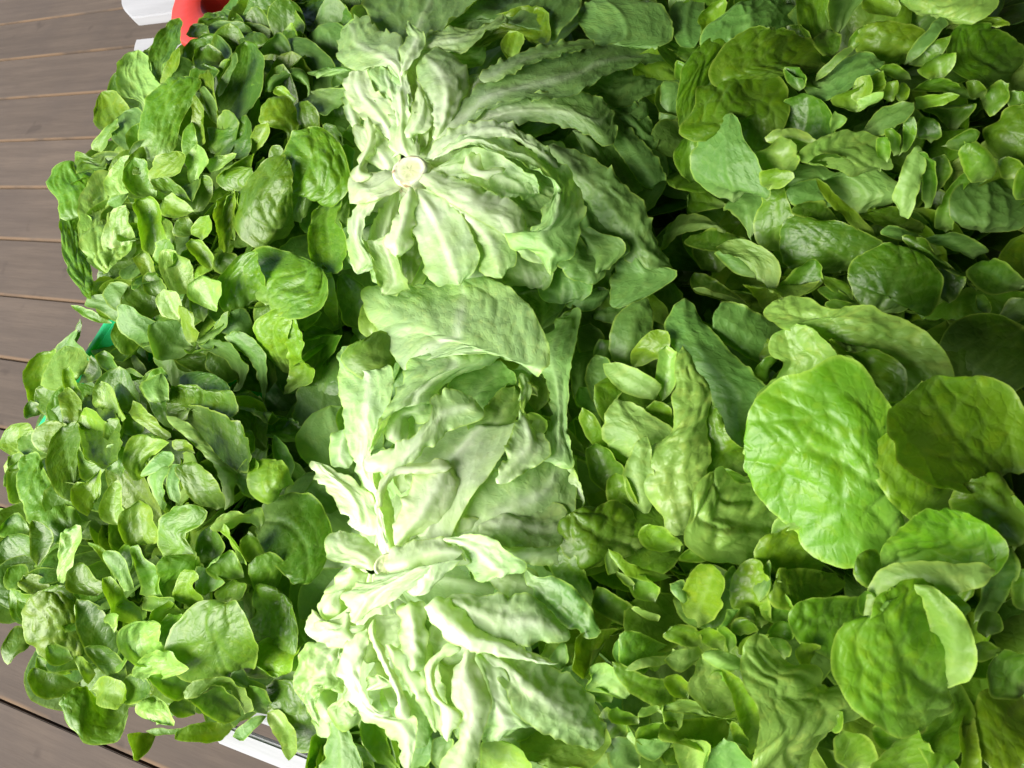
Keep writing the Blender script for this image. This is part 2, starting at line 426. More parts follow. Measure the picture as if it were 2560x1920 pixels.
GZ = .315
gx = X(150, 960, GZ); gy = Y(150, 960, GZ)
tub("green_crate", "green plastic crate holding the two green butterheads at the far side", .225, .672, .215, .215, TZ + .001, GZ, .04, .012, M_GREEN, math.radians(-10))
RZ = .336
tub("red_crate", "red plastic crate with rounded corner behind the upper lettuces", 0.955, .925, .20, .08, TZ + .001, RZ, .07, .05, M_RED)
LEAVES = """
@A H1
b-1 s|1760,230/1400,130 1390,70/1500,-10/1620,-60 1740,30 1790,150
f0 d m-.1|2100,270/1920,210 1815,150 1830,60/1960,5/2090,30 2160,90 2180,180
f-2 d|1400,200/1240,150 1270,110/1330,80/1400,80 1480,130
b0 s|1640,260/1450,270 1270,220/1300,165/1380,135 1560,150 1640,180
f1.5 d m-.12|985,515/930,400 945,300 1010,190/1095,130/1115,180 1100,290 1060,400
f2.5 y|985,515/1000,450 1050,360/1100,305/1100,370 1060,470
f.5 d|1130,480/1105,400 1130,310/1230,235/1340,240 1400,330 1300,430
f1.8 d|1390,370/1330,420 1230,430 1195,370/1235,295/1300,285 1360,340
f0 d|1450,330/1330,330 1300,270/1360,250/1450,280
f2 d m-.28 b.3|1380,700/1330,600 1380,450 1450,330/1500,280/1580,310 1615,420 1600,560 1530,680 1430,750
b3 s|1340,595/1360,500 1410,390/1440,335/1455,360 1430,450 1370,570
b1 p|900,700/860,620 760,580 735,480 770,370/850,330/920,380 945,470 1000,540 960,640
f.5 y b1.2|790,780/640,800 590,740 600,650/630,580/720,580 770,640 800,720
f-1 d|760,590/665,560 690,490/745,440/760,520
b.8 s|880,920/780,920 700,850 690,790/760,700/850,680 890,760
f.7 g b1.3 k1.5|600,930/580,880 640,800/715,740/690,830 640,920
f3 g m.12 b1.1|945,1005/880,880 880,750 930,610 1000,540/1120,500/1215,530 1180,620 1110,740 1080,870 1020,960
f2 y|1150,950/1140,850 1190,730/1200,600/1250,720 1265,860 1220,910
f2.3 y|1360,780/1260,640 1240,520/1280,450/1320,520 1335,650 1380,790
b2.8 g|1380,800/1300,720 1240,580/1250,540/1300,590 1350,700
f1.5 d|1330,950/1290,870 1300,790 1400,800/1500,720/1530,800 1510,950 1400,960
f2.5 y m.12 b.8|1780,980/1740,800 1620,760 1605,700/1660,620/1760,620 1820,700 1810,880
b2 g m.25|1890,650/1870,520 1780,490 1660,560/1660,500/1740,440 1850,440 1890,520
f1.6 y|1800,640/1750,600 1690,580/1700,540/1750,540 1810,600
f1.5 g|1950,830/1840,760 1825,650/1890,630/1950,700 1960,800
b.5 s b.3|2060,640/1900,600 1870,420 1750,320/1790,255/1920,275 2030,380 2070,520
b1 s|1810,390/1700,330 1600,340/1620,290/1720,210/1745,290
f-.5 d|1830,440/1640,440 1620,380/1720,390/1830,400
f1 s b.3|2130,800/2000,760 1945,680 1970,590/2080,545/2150,530 2130,660
f3.5 g m.14 b1.6|1850,1370/1790,1280 1785,1150 1775,1000 1800,880/1900,815/2020,860 2100,980 2130,1120 2090,1200 2010,1240 1950,1160 1910,1250
f3 g m.1 b1|1800,1400/1600,1500 1500,1430 1445,1330 1490,1190 1600,1050/1740,985/1780,1100 1780,1280 1790,1370
f2.5 g m-.1|2165,1230/2140,1150 2120,1020 2095,930/2130,905/2180,960 2170,1100 2170,1220
f3.5 g m-.22 b.3|2000,1230/1930,1340 1905,1480 1920,1590/2000,1650/2080,1640 2130,1560 2120,1430 2085,1320 2120,1210
b3.8 g b.4|2140,1220/2090,1290 2060,1350/2100,1400/2130,1380 2145,1290
f3.2 y m.1|930,1135/930,1060 960,1000/1080,940/1135,980 1100,1060 1000,1090
f2.8 p b1.2|1190,1170/1170,1060 1140,990/1210,900/1270,960 1275,1020 1220,1080
f3 g m-.1 k1|1180,1300/1110,1240 1000,1180 950,1120/1010,1100/1130,1170 1180,1230 1230,1100 1290,1110 1280,1200 1240,1280
f2.5 g b1.4|960,1210/830,1190 770,1130 770,1050/830,980/900,1000 930,1080 960,1150
f2 g b1.2|900,1050/830,1070 780,1050/800,960/880,920/910,1000
f1.5 p b1.4|740,1230/670,1170 665,1090 740,990/810,970/770,1060 770,1150 800,1190
b2.5 g|800,1190/700,1210/665,1250/740,1280/800,1260
f0 g k2 b1.3|640,960/560,970 480,950/480,1060/560,1040 650,1050 660,1000
f0 g m.12 b1.8|560,1320/400,1330 370,1230 310,1140 340,1050/430,1005/500,1050 590,1110 620,1200
f.5 g b1.5|600,1380/390,1300 390,1420 400,1560 440,1680 520,1790/550,1810/560,1700 540,1560 530,1450
f1.2 p m.1 b2.4 k1|800,1250/640,1120 560,1230 530,1400 540,1540/640,1650/720,1600 800,1540 830,1400
f1.5 p b1.2|560,1460/500,1390/510,1320/550,1340/560,1400
f2.5 y m-.2|960,1560/880,1530 850,1430 820,1290/840,1240/930,1220 990,1290 1030,1440 1010,1540
f2.2 p b2|790,1600/690,1590 650,1480 690,1320/770,1280/800,1380 830,1480
f2.6 y|1190,1300/1060,1340 1000,1310/1020,1220/1080,1200 1160,1270
f1.5 g|1210,1430/1130,1450 1070,1440/1090,1360/1150,1340/1160,1390
b1.8 y|1080,1540/1030,1480 1000,1370/1000,1340/1050,1370 1070,1450
f2 y m-.15|1390,1570/1330,1460 1310,1340/1330,1250/1450,1190/1480,1220 1380,1260 1380,1400
f1.8 y b1|1440,1480/1370,1420 1370,1290/1400,1220/1460,1200 1450,1320
f3 y m-.16 b.5|1300,1659/1200,1590 1150,1510/1180,1475/1250,1490 1300,1570
f1.8 y|1480,1160/1400,1080 1340,1090/1380,1050/1560,950/1590,960 1520,1060
f2 p|1290,1060/1280,1000/1340,960/1450,960/1420,1010
f2 y|1560,960/1530,880 1580,790/1640,765/1650,820 1580,930
f1.8 g|1740,1010/1660,970 1680,910/1720,900/1740,960
f1.5 g|1500,1180/1400,1150 1350,1090 1440,1040/1540,1040/1560,1100
f1.2 d|2100,930/2000,830 1990,770/2060,780/2110,880
f1 d|2220,960/2100,880/2080,840/2150,870/2220,930
b0 s b.3|2212,560/2070,560 2040,510/2080,450/2190,430
f-1 d|1000,360/870,330/890,310/970,290
f0 d|1280,230/1160,220 1180,170/1250,150/1290,190
b2.6 w b.5|1220,520/1130,500/1160,475/1220,500
f1 g|1700,1180/1600,1120 1590,1040/1660,1000/1720,1080
f1 g b1|1180,1000/1120,930 1130,820/1180,760/1200,880
f2 g b1|1000,1650/960,1580 980,1500/1040,1480/1080,1560 1060,1640
f1.7 y b1|1240,1480/1180,1420 1220,1350/1280,1330/1300,1400
f1 d|1260,560/1180,540 1170,450/1250,400/1330,440
f.2 d|1580,300/1480,280 1470,230/1560,200/1650,240
f-.5 d|1900,300/1750,260 1740,200/1800,190/1880,230
f-1.5 d|1800,60/1720,40 1700,-30/1800,-60/1880,0
f-1 d|2240,330/2120,300 2090,240/2160,190/2240,240
f-.6 d m-.1|2120,330/1900,260 1830,120 1900,0/2000,-60/2150,-40 2260,80 2260,240
f-.9 g m-.1|1760,330/1560,300 1440,200 1480,60/1600,-20/1760,20 1860,150 1850,280
f-1.2 d m-.1|2420,260/2250,200 2140,80 2180,-60/2300,-120/2440,-60 2500,60 2500,200
f-1.4 d m-.1|1500,330/1340,320 1240,240 1260,150/1380,110/1520,160 1600,260
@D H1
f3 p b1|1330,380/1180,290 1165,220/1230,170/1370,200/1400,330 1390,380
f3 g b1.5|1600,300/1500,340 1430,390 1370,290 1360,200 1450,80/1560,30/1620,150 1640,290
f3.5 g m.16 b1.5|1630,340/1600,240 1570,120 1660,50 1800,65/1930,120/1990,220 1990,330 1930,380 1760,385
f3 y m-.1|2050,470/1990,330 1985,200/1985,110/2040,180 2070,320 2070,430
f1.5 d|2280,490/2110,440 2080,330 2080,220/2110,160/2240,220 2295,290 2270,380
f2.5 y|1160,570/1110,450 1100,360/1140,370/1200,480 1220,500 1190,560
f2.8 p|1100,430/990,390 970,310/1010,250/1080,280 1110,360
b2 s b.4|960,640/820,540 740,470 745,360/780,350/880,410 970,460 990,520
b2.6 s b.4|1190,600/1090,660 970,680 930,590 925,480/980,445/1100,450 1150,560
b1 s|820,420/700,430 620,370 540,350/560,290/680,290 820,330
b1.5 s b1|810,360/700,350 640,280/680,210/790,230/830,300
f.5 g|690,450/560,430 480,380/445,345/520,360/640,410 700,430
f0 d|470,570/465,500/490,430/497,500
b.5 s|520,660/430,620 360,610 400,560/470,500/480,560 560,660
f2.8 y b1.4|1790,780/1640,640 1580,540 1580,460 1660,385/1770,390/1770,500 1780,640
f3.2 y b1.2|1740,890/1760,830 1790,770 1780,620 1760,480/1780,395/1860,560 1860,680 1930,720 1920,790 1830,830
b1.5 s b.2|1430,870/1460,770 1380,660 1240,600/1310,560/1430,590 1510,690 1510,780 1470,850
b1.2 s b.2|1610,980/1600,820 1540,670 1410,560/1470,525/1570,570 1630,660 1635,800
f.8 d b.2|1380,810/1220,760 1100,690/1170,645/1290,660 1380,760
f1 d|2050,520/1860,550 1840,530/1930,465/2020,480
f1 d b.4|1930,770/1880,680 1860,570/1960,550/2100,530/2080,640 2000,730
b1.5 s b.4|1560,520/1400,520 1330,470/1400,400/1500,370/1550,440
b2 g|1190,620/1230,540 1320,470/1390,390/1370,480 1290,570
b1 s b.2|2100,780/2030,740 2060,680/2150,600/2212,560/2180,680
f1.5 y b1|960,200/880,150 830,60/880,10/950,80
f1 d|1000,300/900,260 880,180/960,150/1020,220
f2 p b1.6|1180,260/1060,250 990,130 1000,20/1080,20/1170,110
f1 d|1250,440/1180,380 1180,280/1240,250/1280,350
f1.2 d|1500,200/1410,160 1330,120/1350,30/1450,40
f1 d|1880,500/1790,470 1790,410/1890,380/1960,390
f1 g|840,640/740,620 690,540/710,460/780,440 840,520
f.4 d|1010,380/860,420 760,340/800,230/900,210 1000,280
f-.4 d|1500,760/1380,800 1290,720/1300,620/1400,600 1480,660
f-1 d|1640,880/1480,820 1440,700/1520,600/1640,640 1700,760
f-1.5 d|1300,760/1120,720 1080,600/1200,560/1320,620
@D H2
f2 p m.08 b.6|500,760/390,850 280,830 290,760 340,660/400,605/510,650 530,720
f.5 y m-.1 b.3|330,980/200,960 165,850 155,770 190,700/260,650/345,640 340,760 310,870 310,990
f2.2 y|500,1020/400,850 390,760/430,730/480,830 510,960
f1.6 y|480,1200/390,1000 385,900/420,860/500,960 490,1100
f2.8 g m-.25 b.6|560,860/500,990 500,1120 530,1260/640,1318/720,1260 750,1130 700,970 640,900
f3.2 p|640,1000/595,900/630,820/700,860 740,940 790,1030 750,1040 690,930
f2 d m-.1|870,800/750,790 650,740 600,670/650,630/740,720 860,790
f2.6 y|1020,1170/930,1110 810,1020/830,940/900,990 1000,1090 1030,1130
f2.6 g|1060,1110/960,1000 910,910 880,850/990,740/1030,830 1040,930 1050,1040
b2.9 g|1000,930/920,900 885,840/990,770/1030,840 1030,920
f1.8 d|800,1010/730,960 700,860/740,820/800,880 830,950
f2.4 g m-.1 b.8|1050,1080/1040,940 1060,860/1160,840/1260,880 1390,880 1430,960 1370,1020 1200,970
f3 d m-.16 b.5|1080,1030/1110,1000 1200,970 1330,1010 1440,1060/1500,1180/1490,1340 1380,1300 1300,1230 1180,1120
b3.8 p b.7|1380,1600/1350,1470 1330,1350 1260,1270 1180,1190 1060,1080/1050,1050/1130,1070 1240,1150 1340,1280 1465,1390 1420,1440 1420,1520
f3 y b1.3|900,1390/830,1400 770,1310 780,1220 830,1150/930,1170/1040,1190 960,1240 890,1300
b3.3 s|870,1395/900,1330 950,1270/1010,1245/1050,1260 1030,1330
f3 y|1200,1250/1070,1220 1060,1180/1130,1170/1180,1210
b3 g|1010,1600/960,1510 920,1420 960,1350/1040,1340/1010,1430 1020,1530
b3.1 s b.3|1110,1560/1040,1510 1025,1420 1060,1330/1100,1330/1100,1450
f3.3 g b1.2|1330,1600/1190,1530 1110,1410 1095,1350/1190,1315/1290,1390 1350,1480 1370,1560
f3 y m.2 b1.2|1750,1450/1660,1540 1580,1510 1560,1400 1600,1310/1690,1300/1760,1360 1770,1420
f2.5 g b1.2|1560,1540/1480,1460 1450,1400 1500,1310/1560,1290/1590,1330 1560,1420
b2 s|1790,1400/1730,1330 1685,1260/1690,1150/1760,1210 1800,1300
b1 s b.2 m.08|1890,1210/1835,1080 1850,900/1980,800/2080,850 2120,960 2080,1080 1960,1150
b1.8 s b.2|2060,1210/1960,1180 1900,1130 1920,1100 2010,1000/2100,970/2120,1060 2100,1130
f2 g|1000,790/860,820/900,760/990,735
f0 d|260,1000/160,1040 150,980/190,930/250,970
f1.8 y b.5|360,1250/230,1220 205,1150 260,1080/340,1060/400,1090 390,1200
f2.2 g b.5|480,1420/430,1525 340,1440 295,1320 310,1220/370,1120/470,1090 490,1200 470,1330
f.5 y b1.2|210,1230/120,1270 50,1240 0,1200 40,1110/165,1075/195,1140
f0 g|160,1540/60,1540 50,1430 60,1350/160,1290/170,1400
f.3 g|170,1310/70,1370/55,1270/150,1250/180,1280
f2 g m.1 b1.8|560,1660/400,1780 300,1740 200,1640 140,1500 135,1380/170,1290/250,1290 290,1400 380,1540 470,1640
f2.6 y m-.15|600,1480/540,1610 460,1560 445,1480/480,1430/520,1440 570,1390 620,1360 620,1450 580,1550
f2.2 g|600,1400/500,1400 480,1290/490,1230/530,1300 640,1330
f2.2 y m-.1 b.8|720,1690/620,1640 625,1560 660,1480/720,1430/740,1520 760,1600
f1.2 d|1620,1240/1500,1130 1440,1010 1440,950/1560,1020/1650,1050 1700,1000 1640,1100
f.8 d|1830,1180/1700,1150 1600,1120 1660,1030/1800,1060/1850,1100
f1.5 g|700,1200/640,1140 650,1060/720,1040/760,1120
f1.2 g|860,1160/760,1110 770,1030/830,1020/880,1090
f1.6 g b1|740,1400/660,1330 680,1220/760,1220/780,1320
f1 d|480,820/540,740 560,660/600,680/620,780
f1.4 d b.3|1300,980/1180,900 1120,800 1200,760/1320,780/1400,860
f1.5 g|1420,1300/1390,1200 1420,1120/1540,1120/1560,1230
f0 g|420,1010/300,1020 230,960/230,860/320,830 400,900
f0 g|310,1260/200,1290 130,1240/140,1150/220,1120 290,1180
@G H2
f3 y b1.5|900,290/780,280 740,180 750,100/850,30/930,80 950,160 980,230
f3.2 g m.1 b.8|1020,380/985,260 1000,150 1050,80/1130,60/1260,100 1220,170 1130,230 1210,340
f4 p k1.5|1590,210/1520,150 1400,170 1320,180/1370,110/1490,80 1590,60 1605,130
f3 d m.1 b.4|1580,160/1640,280 1720,390 1800,490/1860,500/1950,440 2005,310 2010,210 1960,90 1840,15 1680,60
f3.6 y|1470,400/1430,310 1390,230 1320,190/1380,170/1430,230 1450,290 1510,390
f2 g|1580,420/1500,360 1480,280/1530,215/1600,270 1630,350
f2.5 g b1.2|1680,590/1560,530 1535,430/1580,370/1670,350 1750,420 1700,510
f2 g|1400,640/1345,610 1350,560/1430,510/1520,520 1500,600
f3.2 g b1.6|1600,900/1580,790 1560,650 1600,560/1700,580/1780,660 1805,760 1805,930 1700,920
f2.8 y m-.12 b.3|1800,930/1600,900 1530,1010 1620,1060/1700,1090/1790,1050 1850,930
f4 g m.13 b.7|1400,960/1400,1110 1240,1100 1130,1010 1100,890 1150,770 1250,690/1380,670/1490,730 1550,840 1550,930 1520,1010 1450,950
f3 g b1|1050,990/1000,920 975,810 1020,745/1110,725/1180,740 1110,840 1070,900
f2.8 y|1130,720/980,770 915,770/940,700/1050,640/1110,630
f3.6 p b2.4|1000,1000/850,1030 770,960 730,870 770,790/900,775/975,800 985,900
f3.4 p b2|880,1130/830,1060 880,990/1000,960/1140,1050 1040,1090
f2 d m-.08 b.5|830,1090/700,1080 560,960 490,830 480,720/490,650/600,680 700,800 800,980
f2.2 d|740,1160/620,1050 530,950/600,920/750,1000 770,1120
f3.5 y m.12 b1.6|460,1000/300,960 190,880 155,760 165,670/270,595/380,610 470,690 495,800 490,920
f3 g k1|450,990/340,1030 290,990/300,910/400,930
f1.5 g b.5|210,880/100,960 50,1015 20,970/40,870/110,800 170,820
f1.5 g b1.2|170,640/170,780 90,740 60,640/70,570/130,570 200,600
f.8 g|185,200/60,240 0,230/20,160/100,100/180,110
f1 d b.8|200,380/100,410 5,400 0,300/50,240/190,240
f1.6 d|230,420/190,330 185,230/200,150/330,220/350,290 320,380
f2.8 p b2|370,520/350,420 370,310 370,240/400,230/470,190 475,290 440,420 400,500
f.8 g|190,520/60,560 30,530/50,440/150,420
f1.8 y b1.4|310,550/200,590 120,540/150,480/260,490
f2 g|480,590/440,650 330,600 250,590/330,545/420,550
f2.2 g|600,600/480,590 420,560 420,470/490,410/570,460 640,550
f2.4 y|715,520/660,420 580,320/550,285/640,320 700,440
b2.6 g|830,600/740,540 680,430/650,340/750,360/830,440 840,530
f3 g b1|900,620/870,520 830,400/810,320/870,310 900,380 990,450 970,530 1000,600
f2.6 g b1|1060,620/970,560 980,490/1010,370/1200,380 1200,450 1100,470 1090,560
f3 y b1.4|880,770/750,750 650,720 690,690 650,600/640,510/700,510 760,600 840,660
f3 p|700,830/640,760/660,720/740,720/760,790
f3 y m-.1|1240,710/1150,650 1080,600 1120,470/1190,460/1200,560 1250,640
f3 g|1500,490/1330,490 1270,440/1330,400/1420,330/1530,420
b2.4 s|1260,600/1210,540 1220,430/1290,440/1380,520 1300,570
f2.4 g|880,610/900,690 1000,690/1060,630/1000,610
f1.6 g b1|520,1170/400,1210 250,1220 190,1130/200,1070/330,1070 420,1120
f1 g|440,1080/300,1060 235,1050/240,980/340,1030 450,1000
f2 g b1.4 m.1|800,1250/700,1480 540,1490 480,1430 430,1390 385,1280/410,1220/540,1180 640,1270 760,1260
f2.6 y b1.4|560,1180/620,1270 710,1285/745,1230/740,1140 660,1100 590,1130
f1.8 y|590,1080/530,1130 470,1030/460,980/520,990
f2.4 d b1|760,1180/770,1260 850,1250/915,1190/880,1110 800,1090
f2.6 p b1.2|940,1210/860,1280 850,1310/960,1370/1060,1380 1020,1280
f2.6 g m-.15|1180,1160/1080,1240 1000,1200 930,1120/940,1095/1060,1090 1180,1090
f3.2 d m-.15|1480,1340/1360,1370 1230,1300 1180,1240/1260,1200/1370,1160 1440,1220
b4 y b.7|1500,1330/1440,1220 1370,1160 1260,1200 1165,1230/1165,1180/1240,1130 1390,1110 1480,1180 1545,1270
f1 y b.4|1440,1400/1320,1500 1200,1500 1100,1480/1100,1440/1230,1390 1380,1380
f1.2 y b.4|960,1450/870,1590 820,1610 800,1520/790,1460/880,1450
b1.6 g b.4|1380,1400/1150,1440 1000,1455/920,1430/1080,1420 1230,1380
b1 s|1640,1340/1560,1420 1500,1480/1440,1460/1480,1400 1560,1350
f3 p b.8|1640,1320/1660,1400 1720,1500/1770,1595/1815,1530 1790,1400 1720,1320
f2.5 d m.1|1650,1310/1640,1220 1680,1150/1800,1150/1920,1280 1990,1440 1930,1520 1830,1530 1780,1400 1700,1320
b2.6 s|1640,1170/1560,1190 1500,1150 1430,1120/1440,1065/1500,1055 1530,1110 1600,1140
f1.5 d|1640,1330/1540,1290 1500,1180/1580,1170/1660,1240
b2 p|1950,470/1880,560 1800,520 1800,700 1830,820/1910,910/1880,760 1940,560
f1.5 d|1300,460/1230,380 1220,250/1300,180/1370,300
f1.2 g|760,480/700,400 760,300/800,320/830,400
f1 g|1280,900/1050,700 1180,680/1260,680/1320,760
f1.2 d|560,800/480,740 470,660/540,640/600,700
f1 d|1640,1110/1560,1100 1450,1060 1500,980/1620,1060/1680,1080
f1 g b1|1200,1330/1080,1340 1040,1280/1100,1240/1190,1260
@C H3
b1 s b.4|230,-60/60,40 45,160 90,250/180,275/225,180 240,60
f.5 y|360,200/250,240 220,150/240,80/370,5/430,60
b1.4 s b1.2 m.12|600,300/410,270 270,270 290,170 400,90/540,20/700,20 800,70 780,180 700,230
f3 g m.14 b1|900,480/700,490 500,490 340,490 380,340 460,250/650,195/770,230 860,280 935,400
f2 g b.6 m.08|300,760/190,800 130,790 95,640 130,460/220,310/340,250 400,260 370,350 330,460 330,560
f3 g m.12 b1|560,930/500,880 420,700 300,820 150,820 220,680 240,580/330,530/560,475 680,540 720,680 690,800 620,880
f1.5 g|200,1150/100,1050 65,970/130,850/220,820/230,950
b3.6 s b.4 m.1|430,1240/300,1150 205,1050 240,880/415,730/480,870 560,1000 630,1180 510,1150
f1.5 d b.3|760,850/690,800 720,680/850,595/960,640 1025,750 990,890 870,890
f3 p b1.6|600,1060/555,970 600,920 700,860/770,870/850,960 790,1040 680,1030
f2.6 p b1|850,950/780,890 650,860/740,805/840,820 950,900
f3.4 y|640,1170/610,1120 600,1060/690,1040/790,1080 740,1130
f2.2 p b.8 m.1|1330,1060/1000,1000 860,970 960,880/1060,825/1200,840 1310,900 1370,1010
f2.5 d|1190,1030/960,1010 880,1000/1000,950/1130,980
b3.4 p b.6 m.14|1180,1320/1050,1220 960,1120 800,1180 740,1180/760,1090/840,1030 970,1030 1060,1080 1180,1025 1300,1050 1420,1150 1430,1190 1300,1250
b3.7 s b.5|1080,1260/820,1260 760,1200/800,1150/950,1120/1000,1200
f4 y b.4|1300,1460/1180,1400 1060,1290 990,1200/955,1120/1060,1200 1180,1310 1270,1400
f3 g b.4|730,1560/600,1480 575,1380 600,1270/710,1150/750,1240 790,1350 750,1420
f3.2 d b.5 m.12|1100,1370/900,1340 800,1310/820,1265/930,1250/1040,1290
f2.4 d b.4 m.08|1080,1680/800,1640 745,1540 740,1440/790,1350/930,1360 1100,1390 1300,1490 1280,1560
b2.4 s|540,1490/500,1390 420,1300 380,1290/440,1210/520,1150 620,1200 570,1300
f1.5 g|390,1260/250,1290 160,1310/160,1220/180,1140/300,1180
b3 p b.6 m.15|380,1440/230,1410 80,1450 0,1530/30,1440/120,1340 220,1340 300,1380
f2 d|540,1500/300,1540 150,1500/180,1450/350,1430/430,1440
b3.2 p b.8|600,1640/480,1590 350,1540/420,1490/520,1490 640,1550 700,1640 690,1720 650,1780
b2.4 s|580,1700/420,1659 320,1560/380,1540/520,1600
f2 g|1590,1430/1400,1410 1210,1340/1300,1290/1450,1295 1560,1380
b2.2 s|1600,1470/1430,1470 1340,1440/1370,1400/1480,1410
b2.8 p|1480,1300/1410,1210 1460,1080/1550,925/1595,1060 1550,1200 1510,1320
f2.2 d|1600,1280/1590,1080 1560,960/1600,950/1660,1000 1670,1130 1640,1250
f2.8 g b.3|1730,1430/1670,1370 1700,1250 1780,1130/1880,1070/1860,1150 1800,1230 1780,1380
b2.4 s b.9 m.12|1960,1410/1790,1330 1800,1210 1880,1140/1980,1115/2100,1180 2190,1270 2180,1370 2080,1400
f3 g b1.6 m.16|1960,1120/1850,1060 1815,970/1850,880/1950,890 2030,1010 2000,1080
f2.5 g b.8 m.1|2100,1040/2000,900 1980,800 2060,740 2130,680/2250,670/2330,800 2300,950 2200,1030
f2 g|2260,1230/2150,1190 2180,1060/2260,1040/2300,1120
f2 g|1060,210/960,250 880,210 840,100/830,-40/1000,-40 1000,60 1010,120
b2.6 s b.3|1060,215/1010,130 1000,50/1050,-40/1250,-40 1180,60 1120,150
f1.8 y b1.3|1430,100/1270,90 1230,50/1250,-20/1400,-20 1450,40
f3 p b.7 m.1|1640,100/1500,30 1440,-20/1700,-60/2000,-30 2000,60 1880,130 1750,120
f2.4 y|1730,185/1730,130 1900,120/2030,110/2100,150 1950,160
f2.2 y b1.1 m.12|1480,400/1300,385 1200,310 1195,220/1260,160/1400,150 1560,180 1620,240
b3 s|1470,400/1530,290 1620,180/1700,110/1730,170 1650,260 1560,340
f2.4 g m.1 b.7|2212,430/2000,520 1900,490 1770,400 1790,220/1900,165/2050,230 2200,350
b2.6 s b.6|930,500/890,550 970,605 1100,570 1250,480/1330,390/1220,340 1120,370 1030,440
b2.9 g|930,500/960,440 1060,340/1140,290/1150,320 1050,410
f1.8 g|1130,310/1150,230/1230,160/1240,230/1180,300
f2.4 y b1|1180,690/1060,640 1050,590 1200,540/1330,450/1340,540 1250,640
f2.8 p b.6|1190,670/1200,620 1280,580/1340,570/1330,620 1260,650
f3 y m-.18 b.3|1400,625/1340,590 1370,510/1430,500/1450,570
f2.4 g|1520,490/1400,470 1345,430/1380,400/1490,440
f2.8 y|1690,500/1600,460 1560,430/1650,370/1780,335/1770,400
f2.2 g b1|1500,400/1560,330 1650,270/1750,230/1700,330 1620,390
f2.4 g|1920,610/1700,560 1550,560/1650,500/1780,500 1870,560
f2.6 y|1540,670/1560,600 1700,575/1800,590/1700,640
b2.8 s b.3|1220,820/1280,740 1330,670 1420,650/1520,640/1510,700 1440,770 1330,820
f2.4 p b.8|1030,840/1025,760/1050,690/1120,730/1165,820
f1.8 g|1980,600/1880,590 1860,510/1930,500/1980,550
f1 d|1780,800/1650,740 1600,680/1700,670/1900,640/1890,740
f.8 d|1640,880/1550,830 1570,740/1660,740/1700,830
f2 g b.3|1410,960/1380,880 1360,810/1400,795/1460,850 1450,930
f1.8 g b.3|1440,960/1470,860 1480,750/1530,730/1545,830 1500,910
f2.2 g b.3|1370,1000/1310,940 1310,860/1370,850/1390,930
f1.4 g|2200,670/2120,640 2130,570/2200,565/2240,620
b.8 s b.3|40,860/-20,760 -20,600/0,520/90,540 80,680 50,800
f1 g|150,500/70,470 80,380/160,400/170,450
f0 d|200,390/90,350 30,290/60,250/220,290
f2.6 y b.8|1190,640/1150,580 1180,500/1260,470/1270,560
f2.3 g|1290,560/1260,480 1300,440/1360,470/1350,530
f2.5 y|1470,650/1430,590 1450,520/1500,540/1510,600
f1.6 g|1950,620/1990,560 2050,500/2110,520/2100,620 2020,700
f1.5 d|830,560/760,500 740,430/830,420/880,480
f.8 d|860,330/780,250 760,170/840,160/890,240
f.5 d|1000,180/920,270 1010,330/1060,310/1080,220
f1 d|1330,380/1280,440 1350,480/1420,460/1400,400
f1.5 d b.4|1680,1180/1600,1120 1640,1000/1720,960/1760,1060
f1 d|1700,900/1780,850 1860,800/1930,820/1860,920
f1.6 g|2150,1100/2080,1080 2060,1000/2120,970/2200,1040
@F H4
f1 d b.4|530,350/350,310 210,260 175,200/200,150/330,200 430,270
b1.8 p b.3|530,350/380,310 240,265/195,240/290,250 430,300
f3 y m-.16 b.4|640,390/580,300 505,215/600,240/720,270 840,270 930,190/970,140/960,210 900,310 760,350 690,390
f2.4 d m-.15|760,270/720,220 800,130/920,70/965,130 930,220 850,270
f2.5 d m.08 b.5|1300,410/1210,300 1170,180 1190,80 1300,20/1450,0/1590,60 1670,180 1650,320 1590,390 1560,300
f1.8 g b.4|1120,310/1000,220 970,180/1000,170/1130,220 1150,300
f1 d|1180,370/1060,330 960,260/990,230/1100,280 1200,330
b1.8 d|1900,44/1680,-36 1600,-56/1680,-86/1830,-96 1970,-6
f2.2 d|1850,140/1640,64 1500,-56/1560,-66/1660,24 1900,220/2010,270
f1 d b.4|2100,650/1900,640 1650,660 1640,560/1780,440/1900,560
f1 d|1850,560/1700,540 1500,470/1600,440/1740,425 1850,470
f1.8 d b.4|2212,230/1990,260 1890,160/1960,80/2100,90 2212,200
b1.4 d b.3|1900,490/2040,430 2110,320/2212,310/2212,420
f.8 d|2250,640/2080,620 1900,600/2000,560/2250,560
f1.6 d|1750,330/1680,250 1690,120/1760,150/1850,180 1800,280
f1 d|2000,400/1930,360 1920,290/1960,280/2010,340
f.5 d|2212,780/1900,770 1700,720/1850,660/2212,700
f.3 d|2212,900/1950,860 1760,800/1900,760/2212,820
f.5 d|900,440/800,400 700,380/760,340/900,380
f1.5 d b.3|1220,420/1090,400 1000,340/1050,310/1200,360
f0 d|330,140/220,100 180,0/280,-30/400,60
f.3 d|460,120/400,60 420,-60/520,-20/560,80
@F H5
b2.6 s b.6|780,500/680,640 580,670 450,600 340,520/330,420/400,330 540,380 680,440 800,490
b2.8 s b.7 m.12|480,1180/420,1190 370,1080 300,900 180,760 90,620 45,500/150,355/230,450 350,600 500,750 605,860 560,1000 540,1190
f3.6 p b1.6 m.14|150,1765/60,1680 0,1600 -100,1450 -90,1250 -20,1180 60,1100 60,850/115,660/190,800 270,880 250,1050 270,1230 240,1400 200,1600
f2.8 g|590,1440/480,1430 330,1380/370,1345/500,1400
f2.2 g b.6|540,1380/400,1400 280,1390 270,1150 260,960/330,1000/380,1120 450,1200 540,1200
